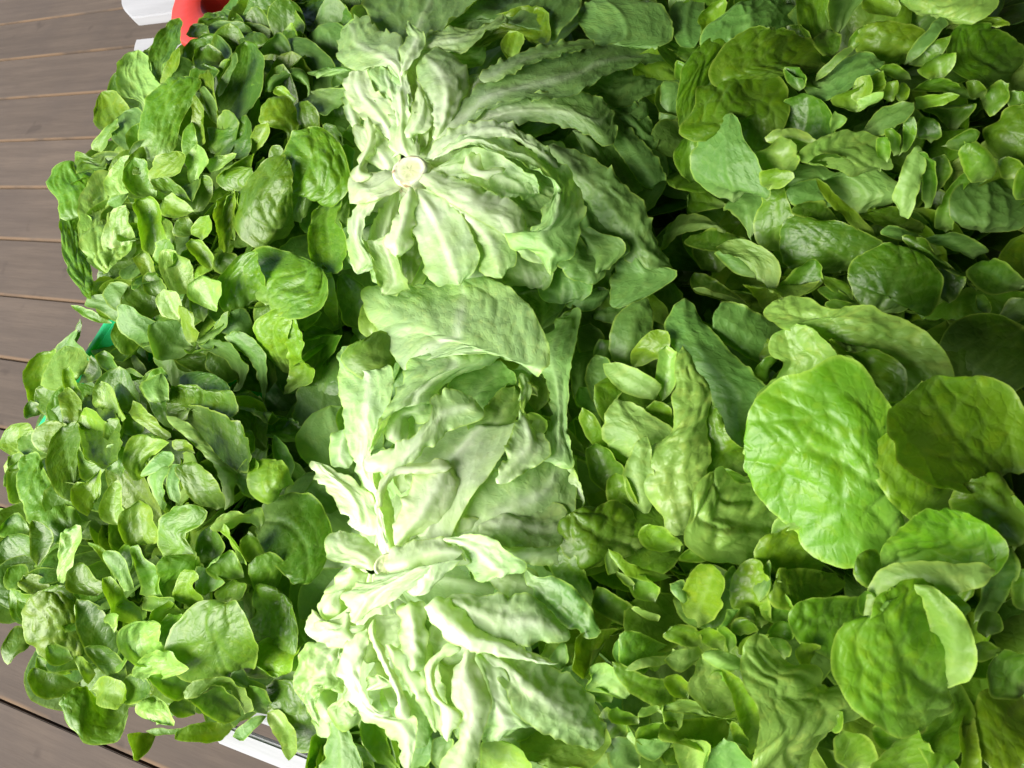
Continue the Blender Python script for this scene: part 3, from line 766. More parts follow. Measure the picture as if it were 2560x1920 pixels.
f1.5 d|650,720/610,800 560,760/600,690/700,650
@F H6
f3.2 p b1.4 m.08|1560,900/1400,740 1250,640 1100,590 980,520 820,480 690,420/780,340/930,350 1070,410 1200,390 1400,440 1560,540 1680,660 1710,800 1680,830
f2.6 p b1|900,900/620,900 610,850 750,705 670,650 680,550/820,480/950,530 1060,640 1150,700 1100,800
f2.9 g b1.2|1300,1000/1220,850 1110,740 1040,580/1150,640/1320,640 1460,740 1450,900
f4.5 l m.10 b.9|1420,1500/1380,1700 1300,1780 1150,1840 960,1780 840,1640 700,1540 610,1420/540,1250/560,1120 640,970 750,860 880,830 1050,755 1160,790 1240,900 1310,1040 1420,1180
f4.8 l m-.08 b.7|1790,1200/1860,1330 1910,1430 1860,1470 1700,1440 1580,1390 1460,1290 1420,1130 1430,1010 1520,920/1620,850/1800,810 1950,815 2080,870 2150,970 2205,1130 2200,1250 2100,1330 1950,1260
f3.8 y b.2 m.06|1800,1500/1700,1600 1560,1650 1420,1540 1310,1380 1285,1260/1350,1180/1420,1160 1440,1260 1550,1380 1700,1440 1830,1480
f3 g b1.2 m.12|1900,1700/1800,1560 1830,1480/1950,1420/2050,1400 2130,1520 2200,1640 2150,1780 2000,1700
f2.4 g|1560,1000/1380,1060 1280,1040/1320,960/1480,930
f2.2 y|1440,1200/1300,1200 1270,1100/1340,1020/1420,1060
f1.5 d|2260,1400/2150,1330 2130,1250/2212,1220/2280,1300
@I H5
f4 p m.1 b2.6|740,130/600,330 350,360 230,310 165,240 200,100/300,-130/380,-150 450,-60 640,-40 750,60
b4.4 y m.15|600,330/680,250 740,200 850,180/860,140/780,115 690,150 650,240
f3.5 g m.1 b1.2|1250,760/1090,980 950,920 840,870 800,750/820,680/950,630 1110,620 1280,640
f3.8 y b1.2 m.1|1000,350/880,450 720,440 610,360 600,330/700,230/860,190 1000,280 1050,340
f3.9 y b1.6 m.1|1060,480/1070,540 980,610 860,670 720,655 680,620/740,520/720,450 900,450 1030,490
f4 y m-.2 b.3|160,770/115,610 140,530 200,430/300,440/365,540 360,640 300,730 220,775
f3.4 y b1.5|600,800/500,750 430,660 420,540 460,450/560,400/640,500 640,600 650,720
b4 s|590,640/550,540 640,400/650,500/620,600
f3.2 g b.8|820,830/700,780 620,700 620,610/720,580/800,680
f3.4 y b.8|560,940/470,960 465,890/560,840/640,840 600,900
f4.4 p m.14 b1.3|860,1720/570,1720 570,1580 600,1420 600,1290 530,1160 515,1000/600,870/700,970 800,1070 920,1090 930,1170 1050,1180 1150,1210 1090,1320 960,1380 900,1500 880,1620
f3.6 p b.8|430,1340/260,1280 165,1180 200,1080/230,1000/330,1050 430,1140 440,1240
f3.8 y b.8|600,1560/510,1530 450,1360 420,1200/370,1080/480,1150 560,1240 610,1400
b3.9 p|500,1060/340,1040 250,980/310,950/400,960 500,1010
b3.6 y|440,1360/250,1340 120,1320 0,1300/50,1270/200,1260 300,1330
f3.4 g b.5|420,1390/300,1560 130,1510 0,1480/0,1400/120,1370 330,1360
f3 p|200,1700/100,1650 60,1500/130,1500/290,1530 260,1650
b3.4 s b.4|400,1720/250,1659 270,1560/370,1490/480,1560 560,1659
f3 y|520,1540/430,1500 420,1380/470,1420/520,1500
f3 y|930,960/850,1035 805,950/850,890/940,900
f3.2 g|400,960/380,870 330,820/370,795/430,850 440,900
b3.6 p|240,960/100,1060 10,1000/60,930/200,920
f2.8 g b1|240,930/80,900 0,860/60,800/180,800
f2.6 y|370,950/250,900 190,820/280,800/370,870
f2 g|340,360/180,390 100,380/190,310/320,330
b2.6 s|120,640/50,580/40,530/120,510/130,580
b3 g|230,820/320,790/380,690/450,690/470,740 400,790
f2.4 g|470,850/420,800 440,750/520,760/570,820
f2.2 d|520,760/460,740 470,680/540,690/570,740
f2 g|740,880/640,840 680,780/760,780/800,840
f2 d|740,1000/660,940 640,880/720,870/780,940
f2.6 y|150,1240/40,1200 0,1130/80,1090/150,1150
f2.8 g|380,1160/280,1120 300,1060/380,1080/420,1130
f2 d|1040,1300/1000,1240 1080,1200/1180,1220/1150,1290
f2.4 g b1|1010,1440/950,1380 1000,1310/1090,1320/1100,1400
f2 d|330,540/370,470 420,420/440,460/400,560
@I H6
f4 l m-.10 b.9|1360,460/1370,350 1410,220 1470,170 1600,105/1780,100/1950,160 2070,290 2050,410 1950,470 1700,440 1500,430
b5 p b.6 m.12|1280,790/1260,690 1310,520 1400,440 1600,420 1760,425/1980,460/1850,560 1700,590 1600,550 1450,570 1340,660 1310,740
f5 l m.10 b1|1690,1120/1700,1270 1620,1330 1440,1395 1290,1300 1180,1230 1120,1110 1085,990 1120,860 1200,800 1290,800 1310,680/1400,590/1540,560 1680,600 1760,700 1800,900 1760,1040
b5.6 y b.5 m.1|1680,1120/1670,950 1660,820 1600,650/1560,570/1700,610 1830,740 1890,880 1895,1000 1840,1090 1730,1135
f2.5 g b.8|1200,1700/1060,1600 1050,1500/1100,1440/1250,1490 1300,1600
f3 g b.4|1600,1700/1290,1650 1350,1570/1550,1450/1640,1560 1680,1659
f3 g b.6|1700,1250/1640,1450 1580,1500 1640,1620/1720,1640/1800,1560 1830,1400 1870,1330 1800,1180
f3.4 y b.2 m-.1|1880,1300/1810,1450 1820,1659/1900,1720/1950,1640 1920,1450
f2.6 y b.3|2260,1250/1990,1220 1945,1330 1950,1500/1980,1600/2100,1680 2260,1500
f2 d|2250,1200/2000,1200 1970,1100/2060,980/2250,950
f2 g b.6|2060,980/1930,990 1890,920/1960,890/2060,930
f2.4 d b.3|1900,780/1950,600 1980,450/2060,360/2140,340 2150,480 2040,700
f2 g|1300,740/1200,700 1190,620/1250,580/1310,640
f2 d|1400,470/1270,540 1180,480/1200,360/1320,330
f2.4 g|2150,330/2050,150 2080,30/2150,0/2250,150
f2 g|1480,1560/1340,1530 1300,1440/1400,1420/1500,1470
f1.6 g|1760,1720/1650,1690 1680,1640/1760,1620/1820,1680
f2.2 g|2250,700/2150,640 2170,500/2230,450/2300,560
f1.4 d|1980,860/1920,800 1960,700/2050,720/2080,800
@E H5
b2.4 s b.7 m.1|1900,700/1800,660 1790,560 1830,420/2000,320/2035,450 2030,560 1960,640
f2.8 y b1.2|1920,730/1940,600 2010,530/2070,500/2130,530 2130,620 2050,660
f3 p b1.2|2100,930/2070,800 2080,650/2130,600/2200,660 2180,800
b3.2 p b.5|2060,920/1860,860 1780,780/1760,710/1900,720 2000,760 2070,830
b2 s b.4|1780,1200/1720,1000 1650,850 1645,760/1700,670/1780,700 1820,820 1830,1000
b.5 d b.3|1640,970/1560,880 1540,740/1600,620/1700,640 1660,800
b.8 d b.3|1700,610/1590,610 1580,500/1660,460/1740,540
f2.8 y|1800,1300/1700,1210 1640,1130 1605,1050/1620,985/1700,1050 1750,1160
b3.2 p b.8 m.12|1890,1320/1800,1200 1770,1100/1830,940/1950,1000 2060,1070 2140,1140 2040,1230 1920,1260
b3 p b.8|2000,1620/1900,1500 1880,1400 1920,1250/2000,1170/2030,1300 2060,1500
f2.2 g b.8|1900,1659/1770,1530 1770,1430/1820,1385/1890,1420 1950,1560
f1.5 d|1780,1500/1660,1380 1640,1230/1700,1200/1830,1300 1870,1350
f2.4 g|2150,1070/2000,1000/2060,930/2150,960/2160,1020
f0 d b.4|1340,500/1220,380 1195,300/1280,260/1400,260 1500,320 1440,420
f.8 g|1470,470/1480,410/1550,370/1580,420/1520,460
f.5 d|1700,760/1680,660 1720,560/1790,560/1800,660
f1 d|1640,1220/1570,1150 1560,1050/1620,1060/1680,1150
b1 s|1740,1000/1640,990 1580,950/1600,850/1700,880
@H H5
f3 g b1.6 m.14|1960,320/1780,360 1620,430 1560,370 1500,300 1480,190/1560,110/1700,60 1830,45 1920,150 1960,240
f2.4 g b.4|1670,690/1560,600 1460,510 1425,400/1490,310/1600,420 1650,530 1680,640
f3.6 y b.4|2160,490/1980,500 1880,460 1810,380/1790,325/1900,400 2050,450
b3.7 p b.4|1830,450/1760,460 1750,370/1780,325/1810,350 1820,400
f3.4 p b.3|1930,570/1830,480/1830,455/1930,530/1940,560
f3 y b.6|2212,330/2000,300 1965,230/2030,170/2130,200 2212,290
f2.6 y m-.1 b.4|2000,810/1720,900 1640,1100 1560,1040 1570,920/1620,840/1780,800 1900,795
b3.2 p b.8|1880,1210/1740,1190 1645,1170 1680,1120/1670,1050/1780,1005 1840,1060 1900,1180
f3.4 g b.8 m.1|2212,1240/2080,1270 1960,1210 1880,1150/1820,1020/1900,1050 2000,1100 2120,1120 2212,1130
f2.8 g b.6|2180,910/1990,1050 1870,1030 1850,880/1880,830/2000,850 2100,900
b3.6 p b.5|2212,990/2000,1040/1885,1055/2010,980/2150,930
b2.4 s b.3|1880,1050/1800,960/1840,850/1880,830/1860,930
f3 g b.6|1960,1390/1800,1380 1775,1320/1830,1290/1950,1360
f3 p|2110,1330/1960,1340/1990,1290/2080,1290/2110,1310
f3 g b.5|2212,1400/2100,1500 1970,1480 1960,1420/2100,1390/2160,1390
b3 s b.5|2160,1500/2050,1610 1960,1560 1950,1480/2060,1490/2110,1490
f3.2 p|2230,1280/2200,1410 2130,1410/2115,1290/2160,1260
f2 d|2000,780/1850,770 1700,690/1720,560/1880,640 1980,720
f2.4 g|2060,640/1930,600 1900,500/1980,490/2080,540
f2.6 p b1|2080,760/1950,700 1920,680/1980,690/2080,720
f2 g|1760,1500/1700,1400 1760,1300/1850,1380/1860,1480
b2.6 s b.6|1960,1650/1790,1640 1780,1500/1880,1480/1950,1560
f2.2 g|1790,1260/1700,1230 1640,1180/1720,1180/1790,1210
@B E1
b3 e k2 b1 W.75|540,960/420,850 440,560 420,420 350,420 230,440 145,370 150,260/200,180/300,130 340,200 480,250 500,350 530,500 560,700 590,900
b1.6 o k1 W.3|480,480/480,300 350,80 400,-60/600,-100/900,-50 980,50 800,180 640,260 560,400
b3.6 e k1 W.6|500,470/500,330 540,250 530,160/550,145/590,200 640,240 600,340 520,440
b3 e W.3|610,330/650,280 680,210 800,180 960,180/1090,100/1120,140 1000,210 900,300 760,310 660,300
b1.5 o W.2 m.08|900,250/780,180 900,100 1050,0/1250,-60/1540,0 1520,120 1420,200 1330,130 1120,90
f2.4 y k1 W.1|990,320/930,270 970,180 1090,110/1320,60/1380,110 1370,260 1250,240 1200,190 1120,220 1000,290
f3 y k1.2 W.1|1160,370/1120,280 1150,210/1210,200/1250,240 1230,330
b3 e m.2 W.8|700,860/690,650 610,480/640,370/720,320 830,370 900,480 870,620 790,780
b3.6 o b.6 W.2|1010,510/1020,460 1120,380 1300,310 1500,270/1640,255/1640,300 1500,340 1330,380 1150,470
b3 o m.12 b.6 W.35|700,880/800,760 960,600 1120,480 1350,400 1560,350 1800,310/2120,325/2110,380 1900,430 1740,470 1650,530 1610,560 1500,610 1300,620 1100,660 1000,720 850,830
b2.6 o m.12 b.5 W0|1750,320/1680,230 1620,100/1720,-10/1880,20 2050,50 2130,150 2120,250 2000,280 1880,270
b2.6 o k1 b.6 W.4|750,900/1000,700 1250,620 1400,600 1520,610 1640,620/1760,690/1740,880 1640,820 1500,770 1300,740 1050,790 850,880
b1.6 o k1 W0|1630,520/1700,470 1850,440 2050,410/2190,440/2212,500 2050,560 1850,650 1720,570
b3.6 e m.25 W.95|640,980/780,860 950,780 1150,780 1280,860 1400,960/1500,1050/1440,1060 1350,980 1220,880 1100,850 900,900 760,960
b4.2 e k.8 m.2 W.4|690,990/900,900 1050,880 1200,930 1350,1010 1480,1080 1560,1230 1540,1400 1520,1520 1440,1560/1400,1640/1330,1520 1230,1490 1170,1420 1290,1440 1370,1300 1420,1180 1330,1090 1150,1000 950,940
b2.6 o b1.6 m.15 W.1|1400,900/1500,940 1650,980 1800,1100 1950,1230 2000,1400/2120,1600/1980,1620 1800,1500 1650,1300 1540,1180 1500,1050
b2 o b.6 W.05|1480,1050/1560,1300 1570,1500 1600,1659/1700,1620/1860,1520 1780,1420 1700,1320 1600,1200
b1.4 o b.6 W0|1750,700/1800,860 1900,1020 1990,1130/2050,1110/2100,1050 2000,900 1850,760
b1.2 o W0|1760,720/1850,680 1950,610/2000,650/1990,720 1850,760
b3 e m-.2 W.9|660,1050/800,1000 900,930 1050,930 1180,1010 1300,1100/1310,1180/1200,1220 1050,1180 900,1130 750,1080
b3.6 w m.2|900,960/890,1050 1000,1080/1100,1060/1120,1030 1010,1040 960,940
b3.4 e m.18 W.9|640,1070/800,1100 1000,1180 1160,1250 1250,1400 1320,1500/1340,1590/1240,1560 1100,1420 950,1330 800,1240 660,1140
b3.4 w m.2|560,1150/500,1250 440,1400 400,1480/480,1560/560,1500 570,1380 590,1250
b3 e W.8 b.5|590,1160/600,1350 640,1550 700,1700/850,1720/950,1600 930,1480 860,1350 740,1230
b2.8 e W.55 b.8|650,1160/800,1350 950,1500 1000,1650/1100,1680/1180,1560 1080,1400 900,1260
b3 w m.2|480,1080/380,1060 280,1110 205,1100/200,1240/260,1240 380,1210 480,1160
b2.8 e W.8|470,1150/300,1220 200,1330 180,1500/230,1640/330,1590 270,1480 280,1350 370,1250
b2.6 w k1|450,900/380,800 250,700 180,600 170,500/240,450/300,460 330,560 430,640 460,780
b3 w m.2 k1|330,1080/240,1100 210,1060 260,950 300,860 270,780/290,740/330,800 330,900 280,1000 310,1060
b1.6 o W.3|230,820/160,700 150,600/190,540/240,560 220,650 250,740
b2.4 o b1.2 m.12 W.15|1150,1250/1300,1420 1400,1520 1500,1659/1650,1720/1720,1640 1600,1500 1400,1350 1250,1260
b3.2 w m.15|560,830/530,830 570,700 600,560/640,640/690,720 650,800 600,810
b2.6 e W.9|520,960/440,820 380,650 330,470/420,460/520,560 560,760 570,930
b2.4 e W.7|600,900/560,700 520,480 560,340/680,330/700,500 690,700 650,880
b2 e W.8|620,960/660,840 760,640 900,500/1000,480/980,600 860,780 700,920
b2.2 w|440,1060/330,1000 250,900 230,800/310,780/390,860 480,960
b1.6 e W.5|640,1000/900,960 1200,960 1400,1060/1500,1180/1420,1300 1200,1260 900,1160
b1 o W.2|1300,1200/1420,1200 1560,1260/1600,1500/1450,1560/1320,1420
b1 o W.1 b.6|1600,560/1720,560 1900,640/2060,800/1980,900/1800,800 1660,680
b.6 o W.1|1550,800/1700,840 1850,960/1960,1150/1800,1180/1650,1020
b1 e W.6|480,1150/380,1300 300,1480/330,1700/480,1720/560,1600 580,1350
b1.2 e W.4|380,420/280,420 200,330/220,240/320,220/400,300
b.8 o W.2|640,420/700,300 850,280/1000,300/960,400/800,440
b1 o W.3|1000,660/1150,560 1350,500/1600,480/1660,580/1400,660 1150,720
b1 o W0|1880,150/1830,250 1800,300/1830,335/2000,270/2160,160 2060,100
b1.8 s b.5|-20,470/-60,430/60,420/230,440/200,520 80,560
f0 d|-60,560/-80,640 0,700/100,660/180,560/100,540
@E E1
b2 o b.5 W0 m.1|1880,-60/1830,150 1800,300/1830,335/2000,270 2160,160 2060,100 1980,-20
b2.2 o b.5 W0|1560,-150/1580,0 1620,150/1700,130/1800,60 1860,0 1800,-60
b1 o W0|1790,250/1680,360 1530,340/1600,270/1720,240
b1 o W0|1680,420/1720,360 1850,330/1900,370/1850,440 1760,440
f1.4 g b.4|560,230/460,20 450,-60/560,-80/690,-30 600,120
f2.5 p m-.1 b.6|380,280/330,50 320,-40/400,-60/470,20 550,220 480,260
f1 y|600,240/570,200 640,60/680,60/680,120 640,190
b1.5 e W.6|230,150/180,60 200,-40/260,-60/320,0 330,100
b1 o W.3 b.8|900,180/780,80 700,-60/900,-120/1050,0 1000,140
b.8 o W.2 b1|1300,240/1150,160 1080,-20/1250,-80/1400,60 1400,200
b.8 o W.1 b1|1500,330/1380,280 1350,120/1500,80/1640,180 1640,270
@E E2
b3.2 e k.8 W.7 b1 m.1|390,1900/290,1500 200,1200 150,900 145,680/200,650/330,780 420,770 440,880 380,1080 320,1250 360,1500 430,1850
f4.6 e m.10 b.8 k.5 W.45 v.2|550,800/500,640 420,500 350,390 350,280 500,270 650,220/780,115/980,195 1190,320 1290,470 1345,630 1310,715 1130,630 900,620 670,660
f4.1 e b.8 W.5 m.1|300,1250/400,1020 520,820 560,700/680,640/1030,640 1030,700 850,760 720,860 700,920 500,950 420,1080
f4.6 g m.18 k1 b.4|490,600/400,780 250,760 150,680 190,610/280,560/400,520 480,570
b5 e k1 W.6 b.6 m.14|270,1290/450,1210 600,1130 690,1000 700,930 820,905/930,960/950,1045 800,1100 680,1190 500,1320 350,1340
b4.6 w m.2|360,1500/400,1400 480,1330 600,1320 720,1300/780,1340/700,1380 560,1380 450,1400 390,1560
b3 e W.4|420,1150/400,1050 500,940/620,910/700,980 660,1050 560,1040 520,1180
f2.5 o b.8 m-.08 W.1|960,1020/850,950 820,830 950,720/1100,700/1190,780 1190,850 1080,900 1010,990
f3 p b1.2 m.1|940,1260/950,1150 930,1050 1010,1010 1080,900/1180,860/1220,930 1180,1050 1080,1160
b2.8 e b.4 W.75 m.1|600,1750/600,1450 580,1280 650,1180 820,1100/900,1250/1100,1150 1180,1130 1050,1350 900,1550 750,1800
b3.6 e b.6 W.15 m.14|1380,1290/1360,1200 1430,1000 1400,800 1300,700 1350,600 1430,540/1450,470/1580,430 1560,600 1530,750 1520,900 1510,1100 1540,1280
b4.2 e k1.6 b.6 W.4|1080,1420/1150,1250 1200,1100 1230,950 1225,820/1260,805/1290,900 1250,1040 1330,1140 1390,1250 1250,1340 1150,1400
f4.2 y m.2|1340,900/1240,860 1220,830/1260,805/1340,840
f3.9 y m-.2|1300,1130/1250,1060 1290,1010/1380,1050/1370,1120
b2.6 e b.6 W.4 m.08|800,1850/930,1500 1080,1400 1260,1320 1400,1260/1540,1300/1520,1500 1480,1659 1300,1750 1000,1800
f2.6 p k2 W.3|1540,1640/1600,1540 1500,1450 1510,1380/1490,1300/1550,1330 1600,1460 1610,1530 1580,1600
b3 w k1|200,1700/100,1500 0,1400 -30,1330/20,1330/120,1400 260,1480 330,1600 330,1720
b2 e W.3|180,1340/80,1310 60,1210 110,1130/190,1080/220,1220
f2 y m-.2|1150,740/1060,690 1040,640/1130,640/1220,680 1210,720
f1.6 d|880,900/760,900 720,860/780,820/860,830
b2 e W.5 b.8|560,1250/540,1120 600,1000/760,960/860,1060 760,1160
f1.6 g b1|1180,1100/1060,1000 1040,860/1130,800/1240,900 1240,1040
f1.2 d|1330,1000/1280,900 1300,780/1370,800/1400,920
b2 e W.6|500,1500/460,1380 500,1250/620,1230/640,1400
b2 e W.85|420,1850/330,1650 290,1450/360,1380/430,1550 460,1800
b1.6 o W.2|760,800/640,780 620,720/760,680/900,680 880,760
b2.6 w k1|280,1700/250,1560 300,1450/360,1480/350,1600
b1.8 e W.3|250,1000/150,950 120,800/190,750/280,850
f1 y|330,560/250,480 260,380/330,300/360,420
b1 e W.2|560,330/480,290 500,200/600,190/660,210
@H E2
b3.8 w m.22|400,400/480,310 600,265 760,270/850,330/900,400 800,420 650,450 560,520 450,500
b3 e W.85 k.8|340,440/200,400 60,360 60,260/130,210/200,220 300,290 360,350
b4.6 e k1.2 W.6 b.4 m.12|210,770/190,640 170,590 280,540 370,500 450,520/560,600/650,570 760,450 820,390/830,450 740,560 620,680 480,690 360,740 280,790
b3.8 e m.25 W.95|640,670/760,640 900,700 1000,800 1150,880 1300,940/1420,1000/1350,1010 1200,980 1050,950 880,910 760,840
b3.2 e W.55 k1 b.8|780,640/850,610 1100,610 1300,630 1400,720/1480,800/1480,860 1330,870 1200,880 1000,800 880,700
f2.6 o b1.2 m.14 W.05|1230,400/1350,500 1440,500 1560,580 1640,680/1700,800/1640,830 1500,760 1400,660 1290,530
b2.4 e W.5|1000,330/1200,290 1440,290/1450,400/1300,400 1150,370
b2.9 e W.45 b1|860,250/960,60 1100,20 1300,60 1450,60/1480,180/1430,280 1200,290 1000,260
b4.2 e W.5 k1 m.1|750,260/850,330 920,400 980,480 1060,480/1080,460/1240,410 1130,330 1050,260 900,245
b3 e m.2 W.7|560,690/500,720 520,1000/560,1040/640,1000 630,700
b4 w m.2|870,920/780,920 700,990 650,1060 680,1180 740,1300 750,1420/780,1460/860,1300 760,1230 710,1100 740,1020 830,970
b4.2 e W.75 m.16 b.5|890,940/840,1080 830,1230 880,1330 840,1480 760,1600/780,1680/940,1680 970,1480 1030,1240 960,1080 940,950
b3 e W.45 b1 m.12|900,930/1050,950 1250,990 1400,1050 1560,1150 1640,1280/1750,1480/1700,1520 1450,1450 1340,1400 1220,1300 1150,1150 1000,1000
b3.3 e W.5 b.8 m.12|960,960/960,1150 1000,1450/1080,1460/1250,1400 1340,1400 1210,1280 1120,1080
b4 w m.2|300,790/330,900 420,1100 470,1200 460,1300/530,1350/545,1300 500,1180 420,1000 350,850 350,780
b3 e W.8|280,780/150,790 0,770/0,880/100,910 220,850
b3.4 e W.8 m.15|290,800/220,900 150,1050 190,1220 260,1330 380,1380 450,1450 490,1600/520,1680/570,1380 490,1340 400,1330 300,1250 260,1100 300,950
b3.4 e W.5|300,1180/290,1120/350,1090/440,1150/420,1190
f3 p b2.2 k1|280,1300/150,1430 70,1350 90,1270/150,1220/240,1250
b2.4 o W.1 b.6|90,1300/70,1450 20,1659/80,1750/250,1700 200,1500
b2.6 e W.55 b.6|600,1000/600,1150 700,1380/790,1460/760,1200 700,1000
b3.2 e W.7 k1|400,900/480,1050 600,1250 680,1400/700,1400/680,1250 560,1020 460,930
b1.8 s b1.2|800,1720/690,1600 700,1490/760,1460/820,1500 790,1600
b3.4 w m.2|470,300/470,200 520,50 620,-150/760,-200/860,-60 760,120 600,210
b2.8 e W.4|760,230/820,170 950,130/1000,240/870,250
b3.5 y b.2 W0 m.06|1560,1300/1420,1410 1280,1490 1280,1580/1350,1610/1520,1640 1640,1659 1760,1530 1740,1440 1680,1300
f3 y b.3 m-.08|1060,1720/1010,1620 1010,1510/1150,1520/1250,1570 1300,1640 1240,1720
b1.4 o W.2|1060,1420/1120,1460 1250,1480/1320,1420/1250,1380
b2 s|1490,1040/1420,1000 1430,920/1490,890/1530,960
b2 s|1600,1110/1500,1110 1480,1060/1560,1030/1620,1070
b1.6 e W.8|520,720/400,740 300,780 240,900/300,1000/430,960 520,850
b1.6 e W.8|560,760/480,900 460,1100/560,1200/680,1080 660,850
b1.8 e W.5 b.8|700,700/700,900 800,1000/960,960/1050,880 900,760
b1.4 e W.4 b.8|680,1000/740,1200 860,1450/960,1400/960,1150 850,980
b1.2 e W.4 b.6|440,1100/400,1250 500,1480/640,1500/680,1350 580,1150
b1.2 e W.5|360,1000/300,1150 350,1320/460,1340/500,1200 430,1050
b1.4 e W.3 b1|1000,460/1150,420 1300,460/1380,600/1200,620/1000,600 900,520
f1 d|1000,1500/900,1560 950,1700/1050,1700/1080,1560
b1.4 e W.85|200,420/100,500 30,640/80,720/180,640 280,480
f1.2 y b1|1450,1100/1540,1000 1480,880/1400,900/1360,1000
f1 d|1700,1480/1600,1300 1500,1080/1600,1080/1720,1250 1800,1430
b1 s|1150,1560/1050,1480 1100,1430/1250,1440/1280,1540
@G E2
f3 p b2.2 k1 W.3|2085,900/1900,920 1830,1050 1820,1180 1900,1300/1960,1380/1950,1240 2010,1160 2090,1180
b3 w m.15|2150,700/2050,760 1950,720 1890,760/1900,830/1990,900 2090,910 2190,900
b2.5 w m.25|2130,560/2080,620 2080,700/2000,740/1960,640/1990,540 2070,460
b1.6 e W.4|2080,1330/2000,1360 1940,1290/1960,1180/2060,1170
b1 e W.2|2060,1480/1960,1440 1940,1330/2040,1320/2100,1400
@H H7
f3.2 y m-.2 b.3|460,1690/340,1600 260,1470 265,1390/320,1370/410,1420 430,1560 480,1650
f2.8 g m-.1|340,1690/220,1640 145,1550 160,1515/260,1540/350,1640
b1.6 s b.3 m.12|560,1680/520,1560 520,1460 560,1370/640,1420/695,1560 640,1640
f2 d|440,1690/340,1690 200,1680/250,1640/400,1640
f2 g|700,1720/600,1720 560,1690/620,1650/700,1660
"""

# ------------------------------------------------------------------ lettuce leaves
COL = {   # blade colour (linear); 'd' mixes older deep green with painted-in shade
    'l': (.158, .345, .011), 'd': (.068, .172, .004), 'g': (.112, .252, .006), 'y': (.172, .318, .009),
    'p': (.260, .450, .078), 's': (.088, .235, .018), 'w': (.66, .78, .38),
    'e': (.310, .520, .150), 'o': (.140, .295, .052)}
ORIG = {c: (x, y) for c, (x, y) in {'A': (0, 0), 'B': (800, 0), 'C': (1660, 0), 'D': (0, 625), 'E': (800, 625),
        'F': (1660, 625), 'G': (0, 1245), 'H': (800, 1245), 'I': (1660, 1245)}.items()}
KS = 900 / 2212
CAN = .40                        # canopy level above the deck
# heads: centre in the photograph, radius (px), height step of the dome (m), lift (m)
HEADS = {
    'H1': (540, 440, 480, .050, .000), 'H2': (380, 1330, 460, .050, .000), 'H3': (2130, 230, 520, .030, -.005),
    'H4': (2100, 640, 480, .020, -.052), 'H5': (1720, 1300, 560, .030, -.005), 'H6': (2200, 1330, 620, .030, .020),
    'H7': (960, 1890, 200, .010, -.035), 'E1': (1040, 430, 560, .040, .005), 'E2': (980, 1430, 620, .040, .005)}
INFO = {
    'H1': ('butterhead_lettuce', 'leafy green butterhead lettuce at the upper left beside the red crate', 'lettuce'),
    'H2': ('butterhead_lettuce', 'bushy green butterhead lettuce at the lower left overhanging the deck boards', 'lettuce'),
    'H3': ('butterhead_lettuce', 'shaded green butterhead with a tight heart in the upper right corner', 'lettuce'),
    'H4': ('butterhead_lettuce', 'dark green butterhead sunk in the shade below the upper right one', 'lettuce'),
    'H5': ('butterhead_lettuce', 'bright green butterhead with a small leafy heart right of the lower escarole', 'lettuce'),
    'H6': ('butterhead_lettuce', 'large leaved butterhead with the biggest round leaves at the right edge', 'lettuce'),
    'H7': ('butterhead_lettuce', 'little butterhead peeping out beneath the lower escarole at the bottom edge', 'lettuce'),
    'E1': ('escarole_head', 'pale escarole lying upside down with its round cut stump showing at the top', 'escarole'),
    'E2': ('escarole_head', 'pale escarole lying upside down with torn curled leaves at the bottom centre', 'escarole')}
GROUP = {'lettuce': 'green butterhead lettuces around the escaroles', 'escarole': 'pale escaroles lying upside down in the middle'}


def smooth_curve(p, n):
    """Catmull-Rom through p, resampled to n+1 points by length"""
    p = np.asarray(p, float)
    if len(p) == 2:
        t = np.linspace(0, 1, n + 1)[:, None]
        return p[0] * (1 - t) + p[1] * t
    d = np.maximum(np.linalg.norm(np.diff(p, axis=0), axis=1), 1e-6) ** .5
    q = np.vstack([2 * p[0] - p[1], p, 2 * p[-1] - p[-2]])
    out = []
    for i in range(len(p) - 1):
        p0, p1, p2, p3 = q[i:i + 4]
        t = np.linspace(0, 1, 10, endpoint=False)[:, None]
        out.append(.5 * (2 * p1 + (p2 - p0) * t + (2 * p0 - 5 * p1 + 4 * p2 - p3) * t ** 2 + (3 * p1 - p0 - 3 * p2 + p3) * t ** 3))
    out = np.vstack(out + [p[-1:]])
    s = np.concatenate([[0], np.cumsum(np.linalg.norm(np.diff(out, axis=0), axis=1))])
    u = np.linspace(0, s[-1], n + 1)
    return np.stack([np.interp(u, s, out[:, k]) for k in range(out.shape[1])], 1)


def canopy(head, px, py):
    cx, cy, r, drop, lift = HEADS[head]
    d2 = ((px - cx) ** 2 + (py - cy) ** 2) / r ** 2
    return CAN + lift - drop * np.minimum(d2, 1.6)


def noise1(n, k, r):
    """smooth 1-D noise with about k waves"""
    x = np.linspace(0, 1, n)
    o = np.zeros(n)
    for j in range(1, 4):
        o += np.sin(2 * np.pi * (k * j * .63 * x + r.random())) * r.uniform(.4, 1) / j
    return o / 1.4


